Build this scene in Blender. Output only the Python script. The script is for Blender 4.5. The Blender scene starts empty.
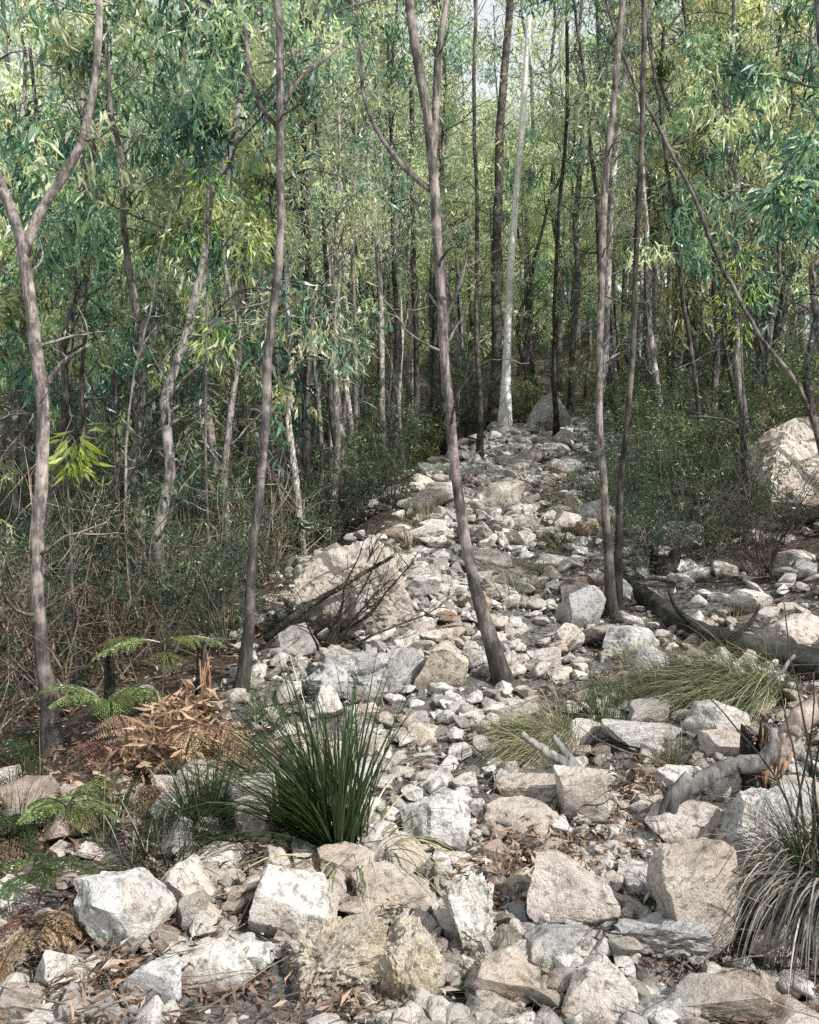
import bpy, bmesh, math, random
import numpy as np
from mathutils import Vector, noise as mnoise

R = math.radians
scene = bpy.context.scene
col = scene.collection
F = 852.0            # focal length in picture widths of a pixel grid 819 x 1024
CAMZ = 1.5

# ------------------------------------------------------------------ terrain
def smooth(a, b, x):
    t = np.clip((x - a) / (b - a), 0, 1)
    return t * t * (3 - 2 * t)

def pathx(y):
    return np.interp(y, [0, 3, 5, 7, 10, 14, 19, 25, 60], [.1, .14, .1, .45, .85, 1.5, 2.9, 4.2, 8])

_rs = np.random.RandomState(5)
_W = [(_rs.uniform(-1, 1, 2), _rs.uniform(0, 6.28), s) for s in (.5, .5, .9, .9, 1.6, 1.6, 2.9, 2.9, 5, 5) for _ in (0, 1)]
def bumps(x, y):
    z = 0
    for d, ph, s in _W:
        d = d / (np.hypot(*d) + 1e-6)
        z = z + np.sin((x * d[0] + y * d[1]) * s * 1.7 + ph) * .028 / s ** .8
    return z

def hgt(x, y):
    x = np.asarray(x, float); y = np.asarray(y, float)
    zc = np.interp(y, [-3, 2.5, 10, 19, 24, 35, 60, 120], [-.9, 0, 1.5, 3.35, 4.2, 6.6, 13.5, 30])
    zl = np.interp(y, [-3, 2.5, 5, 8, 12, 19, 24, 35, 60, 120], [-.7, -.03, -.05, .0, .6, 2.2, 3.2, 6.0, 13, 30])
    d = pathx(y) - x
    z = zc + (zl - zc) * smooth(.9, 3.0, d)
    z = z + .18 * np.clip(-d - .8, 0, 5) + .10 * np.clip(-d - 5.8, 0, 10) - .02 * np.clip(-d - 8, 0, 40)
    return z + bumps(x, y)

def h1(x, y): return float(hgt(x, y))

def ground_at(u, v):
    """the spot of ground seen at a picture position"""
    dx, dz = (u - 409.5) / F, (512 - v) / F
    y = 1.6
    while y < 70:
        if CAMZ + dz * y < h1(dx * y, y): break
        y += .03
    return Vector((dx * y, y, h1(dx * y, y)))

def at(u, v, y):
    return Vector(((u - 409.5) / F * y, y, CAMZ + (512 - v) / F * y))

# ------------------------------------------------------------------ mesh builder
class MB:
    def __init__(s):
        s.v = []; s.t = []; s.q = []; s.tr = []; s.n = 0
    def add(s, verts, quads=None, tris=None, tone=.5):
        verts = np.asarray(verts, np.float32).reshape(-1, 3)
        s.v.append(verts)
        tn = np.asarray(tone, np.float32)
        s.t.append(np.full(len(verts), tn) if tn.ndim == 0 else tn)
        if quads is not None and len(quads): s.q.append(np.asarray(quads, np.int32) + s.n)
        if tris is not None and len(tris): s.tr.append(np.asarray(tris, np.int32) + s.n)
        s.n += len(verts)
    def data(s):
        return (np.concatenate(s.v), np.concatenate(s.t),
                np.concatenate(s.q) if s.q else np.zeros((0, 4), np.int32),
                np.concatenate(s.tr) if s.tr else np.zeros((0, 3), np.int32))
    def merge(s, other, mat3=None, off=(0, 0, 0), dtone=0):
        v, t, q, tr = other
        if mat3 is not None: v = v @ np.asarray(mat3, np.float32).T
        s.add(v + np.asarray(off, np.float32), q, tr, np.clip(t + dtone, 0, 1))
    def tube(s, pts, rad, sides=6, tone=.5, rng=None, rough=0):
        pts = np.asarray(pts, float); n = len(pts)
        rad = np.asarray(rad, float) * np.ones(n)
        tan = np.gradient(pts, axis=0); tan /= np.linalg.norm(tan, axis=1)[:, None] + 1e-9
        ref = np.array([1., .13, .07]) if abs(tan[0][0]) < .8 else np.array([.1, 1., .2])
        a = np.cross(tan, ref); a /= np.linalg.norm(a, axis=1)[:, None] + 1e-9
        b = np.cross(tan, a)
        th = np.arange(sides) / sides * 2 * np.pi
        r = rad[:, None] * np.ones((n, sides))
        if rough and rng is not None:
            lump = np.cumsum(rng.normal(size=(n, sides)), 0); lump = lump / (np.abs(lump).max() + 1e-6)
            kn = np.convolve(rng.normal(size=n + 6), np.ones(7) / 2.6, 'valid')[:n]; knot = np.repeat(kn[:, None], sides, 1)
            r = r * (1 + rough * (rng.uniform(-.7, .7, (1, sides)) + lump * 1.3 + knot * .45))
        ring = pts[:, None, :] + r[..., None] * (np.cos(th)[None, :, None] * a[:, None, :] + np.sin(th)[None, :, None] * b[:, None, :])
        i = np.arange(n - 1)[:, None] * sides; j = np.arange(sides)[None, :]; k = (j + 1) % sides
        quads = np.stack([i + j, i + k, i + sides + k, i + sides + j], -1).reshape(-1, 4)
        verts = np.concatenate([ring.reshape(-1, 3), pts[:1], pts[-1:]])
        c0, c1 = n * sides, n * sides + 1; jj = np.arange(sides); kk = (jj + 1) % sides
        tris = np.concatenate([np.stack([np.full(sides, c0), kk, jj], -1),
                               np.stack([np.full(sides, c1), (n - 1) * sides + jj, (n - 1) * sides + kk], -1)])
        s.add(verts, quads, tris, tone)
    def leaves(s, p, d, L, W, tone, rng, curl=.15):
        """narrow pointed leaves: one folded blade each"""
        p = np.asarray(p, float); d = np.asarray(d, float)
        n = len(p)
        if n == 0: return
        d = d / (np.linalg.norm(d, axis=1)[:, None] + 1e-9)
        r = rng.normal(size=(n, 3)); s1 = np.cross(d, r); s1 /= np.linalg.norm(s1, axis=1)[:, None] + 1e-9
        nn = np.cross(d, s1)
        L = np.asarray(L) * np.ones(n); W = np.asarray(W) * np.ones(n)
        bend = nn * (L * rng.uniform(-curl, curl, n))[:, None]
        sick = s1 * (L * rng.uniform(-.16, .16, n))[:, None]
        mid = p + d * (L * .42)[:, None] + bend + sick
        tip = p + d * L[:, None] + bend * .3
        ml = mid + s1 * (W / 2)[:, None] + nn * (W * .18)[:, None]
        mr = mid - s1 * (W / 2)[:, None] + nn * (W * .18)[:, None]
        v = np.stack([p, ml, tip, mr], 1).reshape(-1, 3)
        q = (np.arange(n) * 4)[:, None] + np.arange(4)[None, :]
        s.add(v, q, None, np.repeat(np.asarray(tone, np.float32) * np.ones(n, np.float32), 4))
    def blades(s, p, d, L, W, tone, rng, droop=.6, seg=5, comb=(0, 0, 0), grad=0.):
        """arching grass blades"""
        p = np.asarray(p, float); n = len(p)
        d = np.asarray(d, float); d = d / (np.linalg.norm(d, axis=1)[:, None] + 1e-9)
        L = np.asarray(L) * np.ones(n); droop = np.asarray(droop) * np.ones(n)
        side = np.cross(d, np.array([0, 0, 1.]) + rng.normal(size=(n, 3)) * .25)
        side /= np.linalg.norm(side, axis=1)[:, None] + 1e-9
        vs = []; cur = p.copy(); dd = d.copy()
        for k in range(seg + 1):
            w = W * (1 - (k / seg) ** 1.6 * .93) / 2
            vs.append(cur - side * np.asarray(w)[..., None] if np.ndim(w) else cur - side * w)
            vs.append(cur + side * np.asarray(w)[..., None] if np.ndim(w) else cur + side * w)
            dd = dd + (np.array([0, 0, -1.]) * droop[:, None] + np.asarray(comb) * droop[:, None]) / seg * (.5 + k / seg)
            dd /= np.linalg.norm(dd, axis=1)[:, None] + 1e-9
            cur = cur + dd * (L / seg)[:, None]
        v = np.stack(vs, 1)
        m = 2 * (seg + 1)
        b = np.arange(n)[:, None, None] * m; k = (np.arange(seg) * 2)[None, :, None]
        q = (b + k + np.array([0, 1, 3, 2])[None, None, :]).reshape(-1, 4)
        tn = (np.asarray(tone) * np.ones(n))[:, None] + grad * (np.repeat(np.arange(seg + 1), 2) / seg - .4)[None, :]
        s.add(v.reshape(-1, 3), q, None, np.clip(tn, 0, 1).astype(np.float32).ravel())
    def mesh(s, name, mat, shade=False):
        v, t, q, tr = s.data()
        return make_mesh(name, v, t, q, tr, mat, shade)

def make_mesh(name, v, t, q, tr, mat, shade=False):
    me = bpy.data.meshes.new(name)
    me.vertices.add(len(v)); me.vertices.foreach_set('co', np.ascontiguousarray(v, np.float32).ravel())
    nl = q.size + tr.size
    me.loops.add(nl)
    me.loops.foreach_set('vertex_index', np.concatenate([q.ravel(), tr.ravel()]).astype(np.int32))
    me.polygons.add(len(q) + len(tr))
    ls = np.concatenate([np.arange(len(q)) * 4, len(q) * 4 + np.arange(len(tr)) * 3]).astype(np.int32)
    me.polygons.foreach_set('loop_start', ls)
    me.update(calc_edges=True)
    me.polygons.foreach_set('use_smooth', np.full(len(q) + len(tr), bool(shade)))
    at_ = me.attributes.new('tone', 'FLOAT', 'POINT')
    at_.data.foreach_set('value', np.asarray(t, np.float32))
    if mat: me.materials.append(mat)
    me.validate()
    return me

def tag(o, label=None, cat=None, group=None, kind=None):
    if label: o['label'] = label
    if cat: o['category'] = cat
    if group: o['group'] = group
    if kind: o['kind'] = kind
    return o

def obj(name, me, parent=None, loc=None, color=None):
    o = bpy.data.objects.new(name, me); col.objects.link(o)
    if parent: o.parent = parent
    if loc is not None: o.location = loc
    if color is not None: o.color = (*color, 1)
    return o

def empty(name, loc=(0, 0, 0), rz=0):
    o = bpy.data.objects.new(name, None); col.objects.link(o)
    o.location = loc; o.rotation_euler.z = rz; o.empty_display_size = .2
    return o

# ------------------------------------------------------------------ materials
class NT:
    def __init__(s, name):
        s.m = bpy.data.materials.new(name); s.m.use_nodes = True
        s.t = s.m.node_tree; s.t.nodes.clear()
        s.out = s.n('ShaderNodeOutputMaterial')
    def n(s, typ, **kw):
        x = s.t.nodes.new(typ)
        for k, v in kw.items(): setattr(x, k, v)
        return x
    def l(s, a, b): s.t.links.new(a, b)
    def noise(s, vec, scale, detail=4, rough=.6):
        x = s.n('ShaderNodeTexNoise'); x.inputs['Scale'].default_value = scale
        x.inputs['Detail'].default_value = detail; x.inputs['Roughness'].default_value = rough
        if vec is not None: s.l(vec, x.inputs['Vector'])
        return x.outputs['Fac']
    def ramp(s, fac, stops):
        x = s.n('ShaderNodeValToRGB'); e = x.color_ramp.elements
        while len(e) < len(stops): e.new(.5)
        for el, (p, c) in zip(e, stops):
            el.position = p; el.color = (*c, 1) if len(c) == 3 else c
        s.l(fac, x.inputs['Fac']); return x.outputs['Color']
    def mix(s, fac, a, b, blend='MIX'):
        x = s.n('ShaderNodeMix', data_type='RGBA', blend_type=blend)
        for sock, val in ((x.inputs[0], fac), (x.inputs[6], a), (x.inputs[7], b)):
            if hasattr(val, 'is_linked'): s.l(val, sock)
            elif isinstance(val, (int, float)): sock.default_value = val
            else: sock.default_value = (*val, 1)
        return x.outputs[2]
    def math(s, op, a, b=None):
        x = s.n('ShaderNodeMath', operation=op)
        for i, val in enumerate((a, b)):
            if val is None: continue
            if hasattr(val, 'is_linked'): s.l(val, x.inputs[i])
            else: x.inputs[i].default_value = val
        return x.outputs[0]
    def attr(s, name):
        x = s.n('ShaderNodeAttribute'); x.attribute_name = name; return x.outputs['Fac']
    def pos(s): return s.n('ShaderNodeNewGeometry').outputs['Position']
    def objc(s): return s.n('ShaderNodeTexCoord').outputs['Object']
    def info(s): return s.n('ShaderNodeObjectInfo')
    def stretch(s, vec, sc):
        x = s.n('ShaderNodeMapping'); x.inputs['Scale'].default_value = sc; s.l(vec, x.inputs['Vector']); return x.outputs[0]
    def bump(s, h, strength, dist=.02):
        x = s.n('ShaderNodeBump'); x.inputs['Strength'].default_value = strength; x.inputs['Distance'].default_value = dist
        s.l(h, x.inputs['Height']); return x.outputs[0]
    def pbsdf(s, color, rough=.9, normal=None, spec=.3):
        p = s.n('ShaderNodeBsdfPrincipled'); p.inputs['Roughness'].default_value = rough
        p.inputs['Specular IOR Level'].default_value = spec
        if hasattr(color, 'is_linked'): s.l(color, p.inputs['Base Color'])
        else: p.inputs['Base Color'].default_value = (*color, 1)
        if normal is not None: s.l(normal, p.inputs['Normal'])
        return p
    def done(s, sh):
        s.l(sh, s.out.inputs['Surface']); return s.m

def mat_rock(name, tinted=True):
    k = NT(name); P = k.pos()
    n1 = k.noise(P, 5.5, 6, .68); n2 = k.noise(P, 26, 7, .72); n3 = k.noise(P, 85, 4, .7); n4 = k.noise(P, 2.2, 3)
    if tinted: base = k.info().outputs['Color']
    else:
        base = k.ramp(k.attr('tone'), [(0, (.20, .16, .13)), (.3, (.40, .36, .32)), (.6, (.70, .66, .61)), (1, (.92, .89, .84))])
    c = k.mix(k.ramp(n1, [(.40, (0, 0, 0)), (.62, (1, 1, 1))]), base, k.mix(.38, base, (.84, .81, .77)))
    c = k.mix(k.math('MULTIPLY', k.ramp(n4, [(.52, (0, 0, 0)), (.64, (1, 1, 1))]), .5), c, (.52, .40, .28))     # iron stain
    c = k.mix(k.math('MULTIPLY', k.ramp(n2, [(.37, (1, 1, 1)), (.50, (0, 0, 0))]), .72), c, (.085, .08, .072))    # dark lichen and pits
    c = k.mix(k.math('MULTIPLY', k.ramp(n3, [(.58, (0, 0, 0)), (.70, (1, 1, 1))]), .35), c, (.66, .64, .58))
    n5 = k.noise(P, 9, 5, .65)
    c = k.mix(k.math('MULTIPLY', k.ramp(n5, [(.55, (0, 0, 0)), (.64, (1, 1, 1))]), .45), c, (.21, .20, .18))
    n6 = k.noise(P, 1.6, 2, .5)
    c = k.mix(k.math('MULTIPLY', k.ramp(n6, [(.48, (0, 0, 0)), (.62, (1, 1, 1))]), .35), c, (.48, .41, .35))
    gz = k.n('ShaderNodeSeparateXYZ'); k.l(k.n('ShaderNodeTexCoord').outputs['Generated'], gz.inputs[0])
    if tinted:   # soil clings to the buried foot of a stone
        so_ = k.math('ADD', gz.outputs['Z'], k.math('MULTIPLY', k.math('SUBTRACT', n1, .5), 1.1))
        c = k.mix(k.math('MULTIPLY', k.ramp(so_, [(.22, (1, 1, 1)), (.50, (0, 0, 0))]), .75), c, (.15, .115, .09))
    h = k.math('ADD', k.math('MULTIPLY', n2, 1.0), k.math('MULTIPLY', n3, .45))
    return k.done(k.pbsdf(c, .92, k.bump(h, .9, .03), .2).outputs[0])

def mat_ground():
    k = NT('forest_soil'); P = k.pos()
    n1 = k.noise(P, 3, 6, .7); n2 = k.noise(P, 30, 6, .75); n3 = k.noise(P, 110, 3, .7)
    litter = k.ramp(n2, [(.3, (.03, .025, .021)), (.5, (.11, .088, .072)), (.7, (.28, .23, .185))])
    scree = k.ramp(n2, [(.3, (.13, .11, .09)), (.5, (.23, .215, .20)), (.7, (.62, .595, .56))])
    f = k.math('ADD', k.attr('tone'), k.math('MULTIPLY', k.math('SUBTRACT', n1, .5), .9))
    c = k.mix(k.ramp(f, [(.38, (0, 0, 0)), (.62, (1, 1, 1))]), litter, scree)
    h = k.math('ADD', n2, k.math('MULTIPLY', n3, .5))
    return k.done(k.pbsdf(c, .95, k.bump(h, 1, .05), .15).outputs[0])

def mat_bark(name, dark, mid, light, blackened=False):
    k = NT(name); O = k.objc(); st = k.stretch(O, (14, 14, 3.2))
    n1 = k.noise(st, 2.4, 6, .7); n2 = k.noise(O, 5, 4, .6); n3 = k.noise(O, 38, 4, .6)
    c = k.ramp(n1, [(.32, dark), (.5, mid), (.7, light)])
    c = k.mix(k.math('MULTIPLY', k.ramp(n2, [(.50, (0, 0, 0)), (.62, (1, 1, 1))]), .7), c, light)
    c = k.mix(k.math('MULTIPLY', k.ramp(k.noise(O, 2.3, 4, .6), [(.36, (1, 1, 1)), (.5, (0, 0, 0))]), .6), c, dark)
    c = k.mix(k.math('MULTIPLY', k.ramp(n3, [(.60, (0, 0, 0)), (.72, (1, 1, 1))]), .6), c, (.42, .41, .37))   # lichen flecks
    if blackened:   # shade low on the trunk painted into the bark, darker toward the foot
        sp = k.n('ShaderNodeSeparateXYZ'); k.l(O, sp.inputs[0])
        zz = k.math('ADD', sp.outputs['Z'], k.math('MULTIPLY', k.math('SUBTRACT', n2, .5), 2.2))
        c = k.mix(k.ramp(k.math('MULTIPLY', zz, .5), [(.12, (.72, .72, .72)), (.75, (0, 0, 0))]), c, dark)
    c = k.mix(1.0, c, k.info().outputs['Color'], 'MULTIPLY')
    return k.done(k.pbsdf(c, .88, k.bump(n1, .8, .02), .2).outputs[0])

def mat_leaf(name, stops, trans=.38, tint=(1.35, 1.45, .55), rough=.34, spec=.75):
    k = NT(name)
    c = k.ramp(k.attr('tone'), stops)
    inf = k.info()
    hs = k.n('ShaderNodeHueSaturation'); hs.inputs['Saturation'].default_value = 1.06
    k.l(k.math('ADD', .468, k.math('MULTIPLY', inf.outputs['Random'], .062)), hs.inputs['Hue'])
    k.l(k.math('ADD', .72, k.math('MULTIPLY', inf.outputs['Random'], .7)), hs.inputs['Value'])
    k.l(c, hs.inputs['Color']); c = hs.outputs[0]
    p = k.pbsdf(c, rough, None, spec)
    t = k.n('ShaderNodeBsdfTranslucent'); k.l(k.mix(1.0, c, tint, 'MULTIPLY'), t.inputs['Color'])
    m = k.n('ShaderNodeMixShader'); m.inputs[0].default_value = trans
    k.l(p.outputs[0], m.inputs[1]); k.l(t.outputs[0], m.inputs[2])
    return k.done(m.outputs[0])

M = {}
M['rock'] = mat_rock('weathered_stone')
M['rubble'] = mat_rock('broken_stone', False)
M['ground'] = mat_ground()
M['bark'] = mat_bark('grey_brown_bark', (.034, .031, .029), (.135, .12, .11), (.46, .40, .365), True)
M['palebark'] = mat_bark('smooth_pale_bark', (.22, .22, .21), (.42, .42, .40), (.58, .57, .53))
M['twig'] = mat_bark('dead_twig', (.05, .04, .033), (.16, .13, .105), (.33, .28, .23))
M['drift'] = mat_bark('weathered_dead_wood', (.05, .048, .046), (.20, .19, .18), (.40, .37, .34))
M['char'] = mat_bark('charred_wood', (.006, .006, .006), (.02, .018, .016), (.07, .055, .045))
M['splinter'] = mat_bark('broken_heartwood', (.20, .11, .06), (.42, .27, .17), (.62, .47, .36))
GUM = [(0, (.012, .045, .045)), (.3, (.06, .155, .13)), (.55, (.19, .34, .26)), (.78, (.52, .62, .38)), (1, (.93, .92, .68))]
M['gum'] = mat_leaf('gum_leaf', GUM, .45, (1.15, 1.25, .85))
M['warm'] = mat_leaf('warm_gum_leaf', [(0, (.03, .055, .03)), (.3, (.12, .175, .08)), (.55, (.31, .37, .19)), (.78, (.62, .61, .38)), (1, (.92, .88, .64))], .48, (1.2, 1.15, .75))  # warmer, yellower variant of the gum leaf colours
M['deep'] = mat_leaf('hazed_forest_leaf', [(0, (.04, .11, .11)), (.3, (.17, .31, .28)), (.55, (.44, .56, .40)), (.8, (.82, .83, .57)), (1, (.97, .95, .75))], .5, (1.12, 1.15, .85))  # aerial haze of the deeper wood painted in as paler leaf colour
M['shrub'] = mat_leaf('shrub_leaf', [(0, (.02, .045, .038)), (.45, (.075, .13, .09)), (.7, (.20, .26, .13)), (1, (.50, .49, .30))])
M['far'] = mat_leaf('hazed_distant_leaf', [(0, (.20, .26, .23)), (.5, (.42, .47, .33)), (1, (.74, .74, .54))], .45)  # distance haze put into the leaf colour itself
M['sedge'] = mat_leaf('strap_leaf', [(0, (.010, .022, .008)), (.45, (.028, .06, .018)), (.7, (.07, .12, .035)), (.86, (.28, .27, .13)), (1, (.50, .45, .31))], .25, rough=.35)
M['tuss'] = mat_leaf('tussock_blade', [(0, (.035, .05, .028)), (.4, (.11, .135, .075)), (.7, (.27, .25, .16)), (1, (.50, .44, .32))], .25, (1.2, 1.2, .8), .6, .25)
M['drygrey'] = mat_leaf('dry_sedge_blade', [(0, (.03, .028, .025)), (.4, (.14, .13, .115)), (.75, (.36, .33, .28)), (1, (.62, .57, .48))], .2, (1.1, 1, .85), .6, .25)
M['fern'] = mat_leaf('fern_leaf', [(0, (.02, .045, .02)), (.5, (.075, .12, .05)), (1, (.26, .30, .13))], .4)
M['brown'] = mat_leaf('dead_bracken', [(0, (.04, .027, .02)), (.5, (.16, .105, .075)), (1, (.52, .37, .27))], .25, (1.3, 1.1, .8), .7, .2)
M['litter'] = mat_leaf('fallen_leaf', [(0, (.03, .023, .018)), (.4, (.11, .08, .06)), (.72, (.27, .19, .135)), (.88, (.46, .34, .23)), (1, (.60, .53, .44))], .15, (1.2, 1, .8), .6, .25)
M['olive'] = mat_leaf('olive_shrub_leaf', [(0, (.03, .045, .03)), (.45, (.09, .125, .075)), (.75, (.27, .29, .15)), (1, (.60, .55, .35))])
M['bright'] = mat_leaf('young_leaf', [(0, (.08, .13, .03)), (.6, (.30, .37, .10)), (1, (.68, .70, .28))], .45)

# ------------------------------------------------------------------ ground
def build_ground():
    ys = np.concatenate([np.linspace(-6, 1.2, 20), np.linspace(1.25, 9, 190), np.linspace(9.1, 26, 150), np.geomspace(26.5, 190, 60)])
    m = 260
    a = np.linspace(-1, 1, m); a = np.sign(a) * np.abs(a) ** 1.35
    Y = np.repeat(ys[:, None], m, 1)
    X = a[None, :] * (8 + np.clip(Y, 0, None) * 1.25)
    Z = hgt(X, Y)
    fine = np.array([mnoise.fractal(Vector((x * 2.2, y * 2.2, 3.1)), 1, 2, 4) if y < 27 else 0 for x, y in zip(X.ravel(), Y.ravel())]).reshape(X.shape)
    Z = Z + fine * .035
    v = np.stack([X, Y, Z], -1).reshape(-1, 3)
    n = len(ys)
    i = np.arange(n - 1)[:, None] * m; j = np.arange(m - 1)[None, :]
    q = np.stack([i + j, i + j + 1, i + m + j + 1, i + m + j], -1).reshape(-1, 4)
    d = np.abs(X - pathx(Y))
    left = X < pathx(Y)
    wid = np.where(left, 1.25, 3.0) * np.where(Y < 4.2, 1.8, 1)
    t = 1 - smooth(wid * .6, wid * 1.25, d)
    t = t * (1 - smooth(19, 24, Y)) * (1 - .4 * smooth(4, 7, Y))
    me = make_mesh('ground', v, t.ravel(), q, np.zeros((0, 3), np.int32), M['ground'], True)
    tag(obj('ground', me), kind='structure')
build_ground()

# ------------------------------------------------------------------ rocks
_ico = {}
def ico(sub):
    if sub not in _ico:
        bm = bmesh.new(); bmesh.ops.create_icosphere(bm, subdivisions=sub, radius=1)
        bm.verts.ensure_lookup_table()
        v = np.array([x.co[:] for x in bm.verts]); f = np.array([[y.index for y in x.verts] for x in bm.faces], np.int32)
        bm.free(); _ico[sub] = (v, f)
    return _ico[sub]

def rock_shape(seed, sub=4, planes=10, lo=.45, hi=.85, rough=.05, ledge=0., yaw=None, boxy=True):
    rng = np.random.RandomState(seed)
    v, f = ico(sub); v = v.copy()
    box = np.array([[1, 0, 0], [-1, 0, 0], [0, 1, 0], [0, -1, 0], [0, 0, 1], [0, 0, -1.]]) + rng.normal(size=(6, 3)) * .30
    nr = np.concatenate([rng.normal(size=(planes, 3)), box]); nr /= np.linalg.norm(nr, axis=1)[:, None]
    ds = np.concatenate([rng.uniform(lo, hi, planes) * .92, rng.uniform(.42, .66, 6)])
    if not boxy: nr, ds = nr[:planes], rng.uniform(max(lo, .55), .86, planes)
    for _ in range(4):
        for nn, d in zip(nr, ds):
            e = np.clip(v @ nn - d, 0, None); v = v - e[:, None] * nn
    if yaw is not None:
        c, s = math.cos(yaw), math.sin(yaw); v = v @ np.array([[c, s, 0], [-s, c, 0], [0, 0, 1]])
    v = (v - v.min(0)) / (v.max(0) - v.min(0)) - .5
    rad = v / (np.linalg.norm(v, axis=1)[:, None] + 1e-9)
    o = Vector((seed * 1.37 % 50, seed * 2.11 % 50, 7))
    disp = np.empty(len(v))
    ax = rng.normal(size=3); ax[2] += 1; ax /= np.linalg.norm(ax)
    for i, p in enumerate(v):
        P = Vector(p) + o
        a = mnoise.noise(P * 2.6); b = mnoise.noise(P * 6.5); c = mnoise.noise(P * 15); d2 = mnoise.noise(P * 34) + (.7 * mnoise.noise(P * 75) - .8 * max(0, .12 - abs(mnoise.noise(P * 5.2 + Vector((3, 1, 8))))) * 8 if sub > 5 else 0) if sub > 4 else 0
        disp[i] = a * .8 + b * .7 - abs(c) * .75 + d2 * .3
        if ledge: disp[i] += ledge * (((p @ ax) * 5 + a * .6) % 1.0) - ledge * .5
    v = v + rad * (disp * rough)[:, None]
    v = (v - v.min(0)) / (v.max(0) - v.min(0)) - .5
    return v, f

def rock_mesh(name, v, f):
    me = make_mesh(name, v, np.full(len(v), .5), np.zeros((0, 4), np.int32), f, M['rock'], True)
    me.set_sharp_from_angle(angle=R(28))
    return me

CREAM = (.86, .80, .73); GREY = (.48, .475, .465); PALE = (.78, .765, .74); TAN = (.70, .60, .50); BROWN = (.34, .25, .19)
PINK = (.74, .645, .58); DARK = (.27, .255, .24); RUST = (.38, .24, .17); OCHRE = (.64, .55, .41)
hero_spots = []
def hero(u, vb, w, h, color, label, seed, planes=10, lo=.5, hi=.85, rough=.06, ledge=0., deep=.8, sink=.24, yaw=None, name='rock', cat='rock', tilt=0., up=None):
    g = ground_at(u, vb)
    y = g.y; W = w / F * y; D = W * deep
    al = math.atan2(CAMZ - g.z, y)
    Hh = (h / F * y - D * .55 * max(math.sin(al), 0)) / math.cos(al)
    H = max(Hh, .3 * W) if up is None else up
    soft = seed in (11, 23, 27, 59, 69)
    v, f = rock_shape(seed, 6 if w > 110 else 5, planes + (7 if soft else 0), lo, hi, rough * (1.4 if seed in (20, 23, 24, 36, 52) else .8), ledge, yaw, not soft)
    v = v * np.array([W, D, H * (1 + sink)])
    if tilt:
        c, s = math.cos(tilt), math.sin(tilt); v = v @ np.array([[c, 0, -s], [0, 1, 0], [s, 0, c]])
    cx, cy = g.x, y + D * .42
    k = cy / y
    z0 = min(h1(cx * k, cy), g.z + D * .25)
    v[:, 2] += H * (1 + sink) / 2 - H * sink
    o = obj(name, rock_mesh(name, v, f), None, (cx * k, cy, (z0 + g.z) / 2), color)
    tag(o, label, cat)
    hero_spots.append((cx * k, cy, max(W, D) * .5))
    return o

# --- front rubble, left to right
hero(125, 970, 104, 90, PALE, 'big rounded pale boulder with a dark band across its top, beside the small fern', 11, 9, .6, .92, .06, 0, .8, name='boulder', cat='boulder')
hero(55, 1002, 50, 44, CREAM, 'small three-sided cream rock, the brightest one below the fern', 12, 6, .38, .6, .02)
hero(155, 1020, 66, 52, PALE, 'pointed grey wedge of rock in front of the banded boulder', 13, 6, .35, .6, .03)
hero(191, 936, 38, 42, GREY, 'grey rounded stone touching the banded boulder on its right', 14, 8, .55, .8, .04)
hero(166, 962, 30, 32, BROWN, 'small brown block just under the grey rounded stone', 15, 7, .5, .75, .04)
hero(254, 852, 56, 76, TAN, 'tall smooth tan rock at the left foot of the big strap-leaf clump', 16, 7, .5, .85, .03, 0, .7, name='boulder', cat='boulder')
hero(208, 884, 68, 34, CREAM, 'flat cream slab between the tan rock and the banded boulder', 17, 8, .4, .8, .04, 0, .9)
hero(292, 955, 88, 78, CREAM, 'bright cream block with a smooth brown left face, under the strap-leaf clump', 18, 7, .42, .72, .03, 0, .8, name='boulder', cat='boulder')
hero(345, 895, 62, 42, TAN, 'rough tan stone directly below the drooping tips of the strap-leaf clump', 19, 9, .5, .85, .07)
hero(335, 1012, 150, 82, OCHRE, 'long pitted ochre slab with a dark hollow underside at the front edge', 20, 9, .45, .85, .09, .04, .55, name='boulder', cat='boulder', tilt=-.28)
hero(212, 1003, 84, 48, CREAM, 'narrow cream slab lying aslant left of the pitted ochre slab', 21, 7, .35, .7, .03, 0, .4, tilt=-.5)
hero(250, 985, 50, 40, PALE, 'broken pale wedge squeezed between two slabs under the bright cream block', 22, 7, .4, .7, .03)
hero(410, 1022, 74, 84, OCHRE, 'deeply pitted knobbly boulder with a yellow top at the bottom middle', 23, 10, .6, .9, .085, 0, .8, name='boulder', cat='boulder')
hero(468, 966, 56, 84, CREAM, 'upright cream stone with black hollows in its face, right of the yellow-topped boulder', 24, 8, .45, .8, .11, 0, .6)
hero(392, 925, 86, 52, TAN, 'broad tan rock with orange stains behind the yellow-topped boulder', 25, 9, .5, .85, .08, .08)
hero(322, 935, 36, 44, CREAM, 'small white block right of the bright cream block', 26, 7, .5, .75, .03)
hero(436, 858, 74, 64, PALE, 'dome-shaped grey white boulder standing at the foot of the gravel path', 27, 9, .6, .88, .06, 0, .85, name='boulder', cat='boulder')
hero(452, 892, 66, 26, CREAM, 'low flat cream slab just below the dome-shaped boulder', 28, 7, .4, .75, .03)
hero(498, 872, 32, 30, RUST, 'small rust brown stone beside the flat cream slab', 29, 8, .55, .8, .04)
hero(522, 852, 80, 42, TAN, 'wedge-shaped tan rock with a flat sloping top and dark end', 30, 6, .38, .7, .03, 0, .7, tilt=.12)
hero(582, 836, 54, 62, CREAM, 'clean cream block with sharp corners below the forked driftwood', 31, 7, .5, .72, .025, 0, .75)
hero(568, 940, 92, 84, PINK, 'large pinkish grey boulder with streaked sides, left of the tan boulder', 32, 8, .5, .85, .06, .06, .8, name='boulder', cat='boulder')
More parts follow.
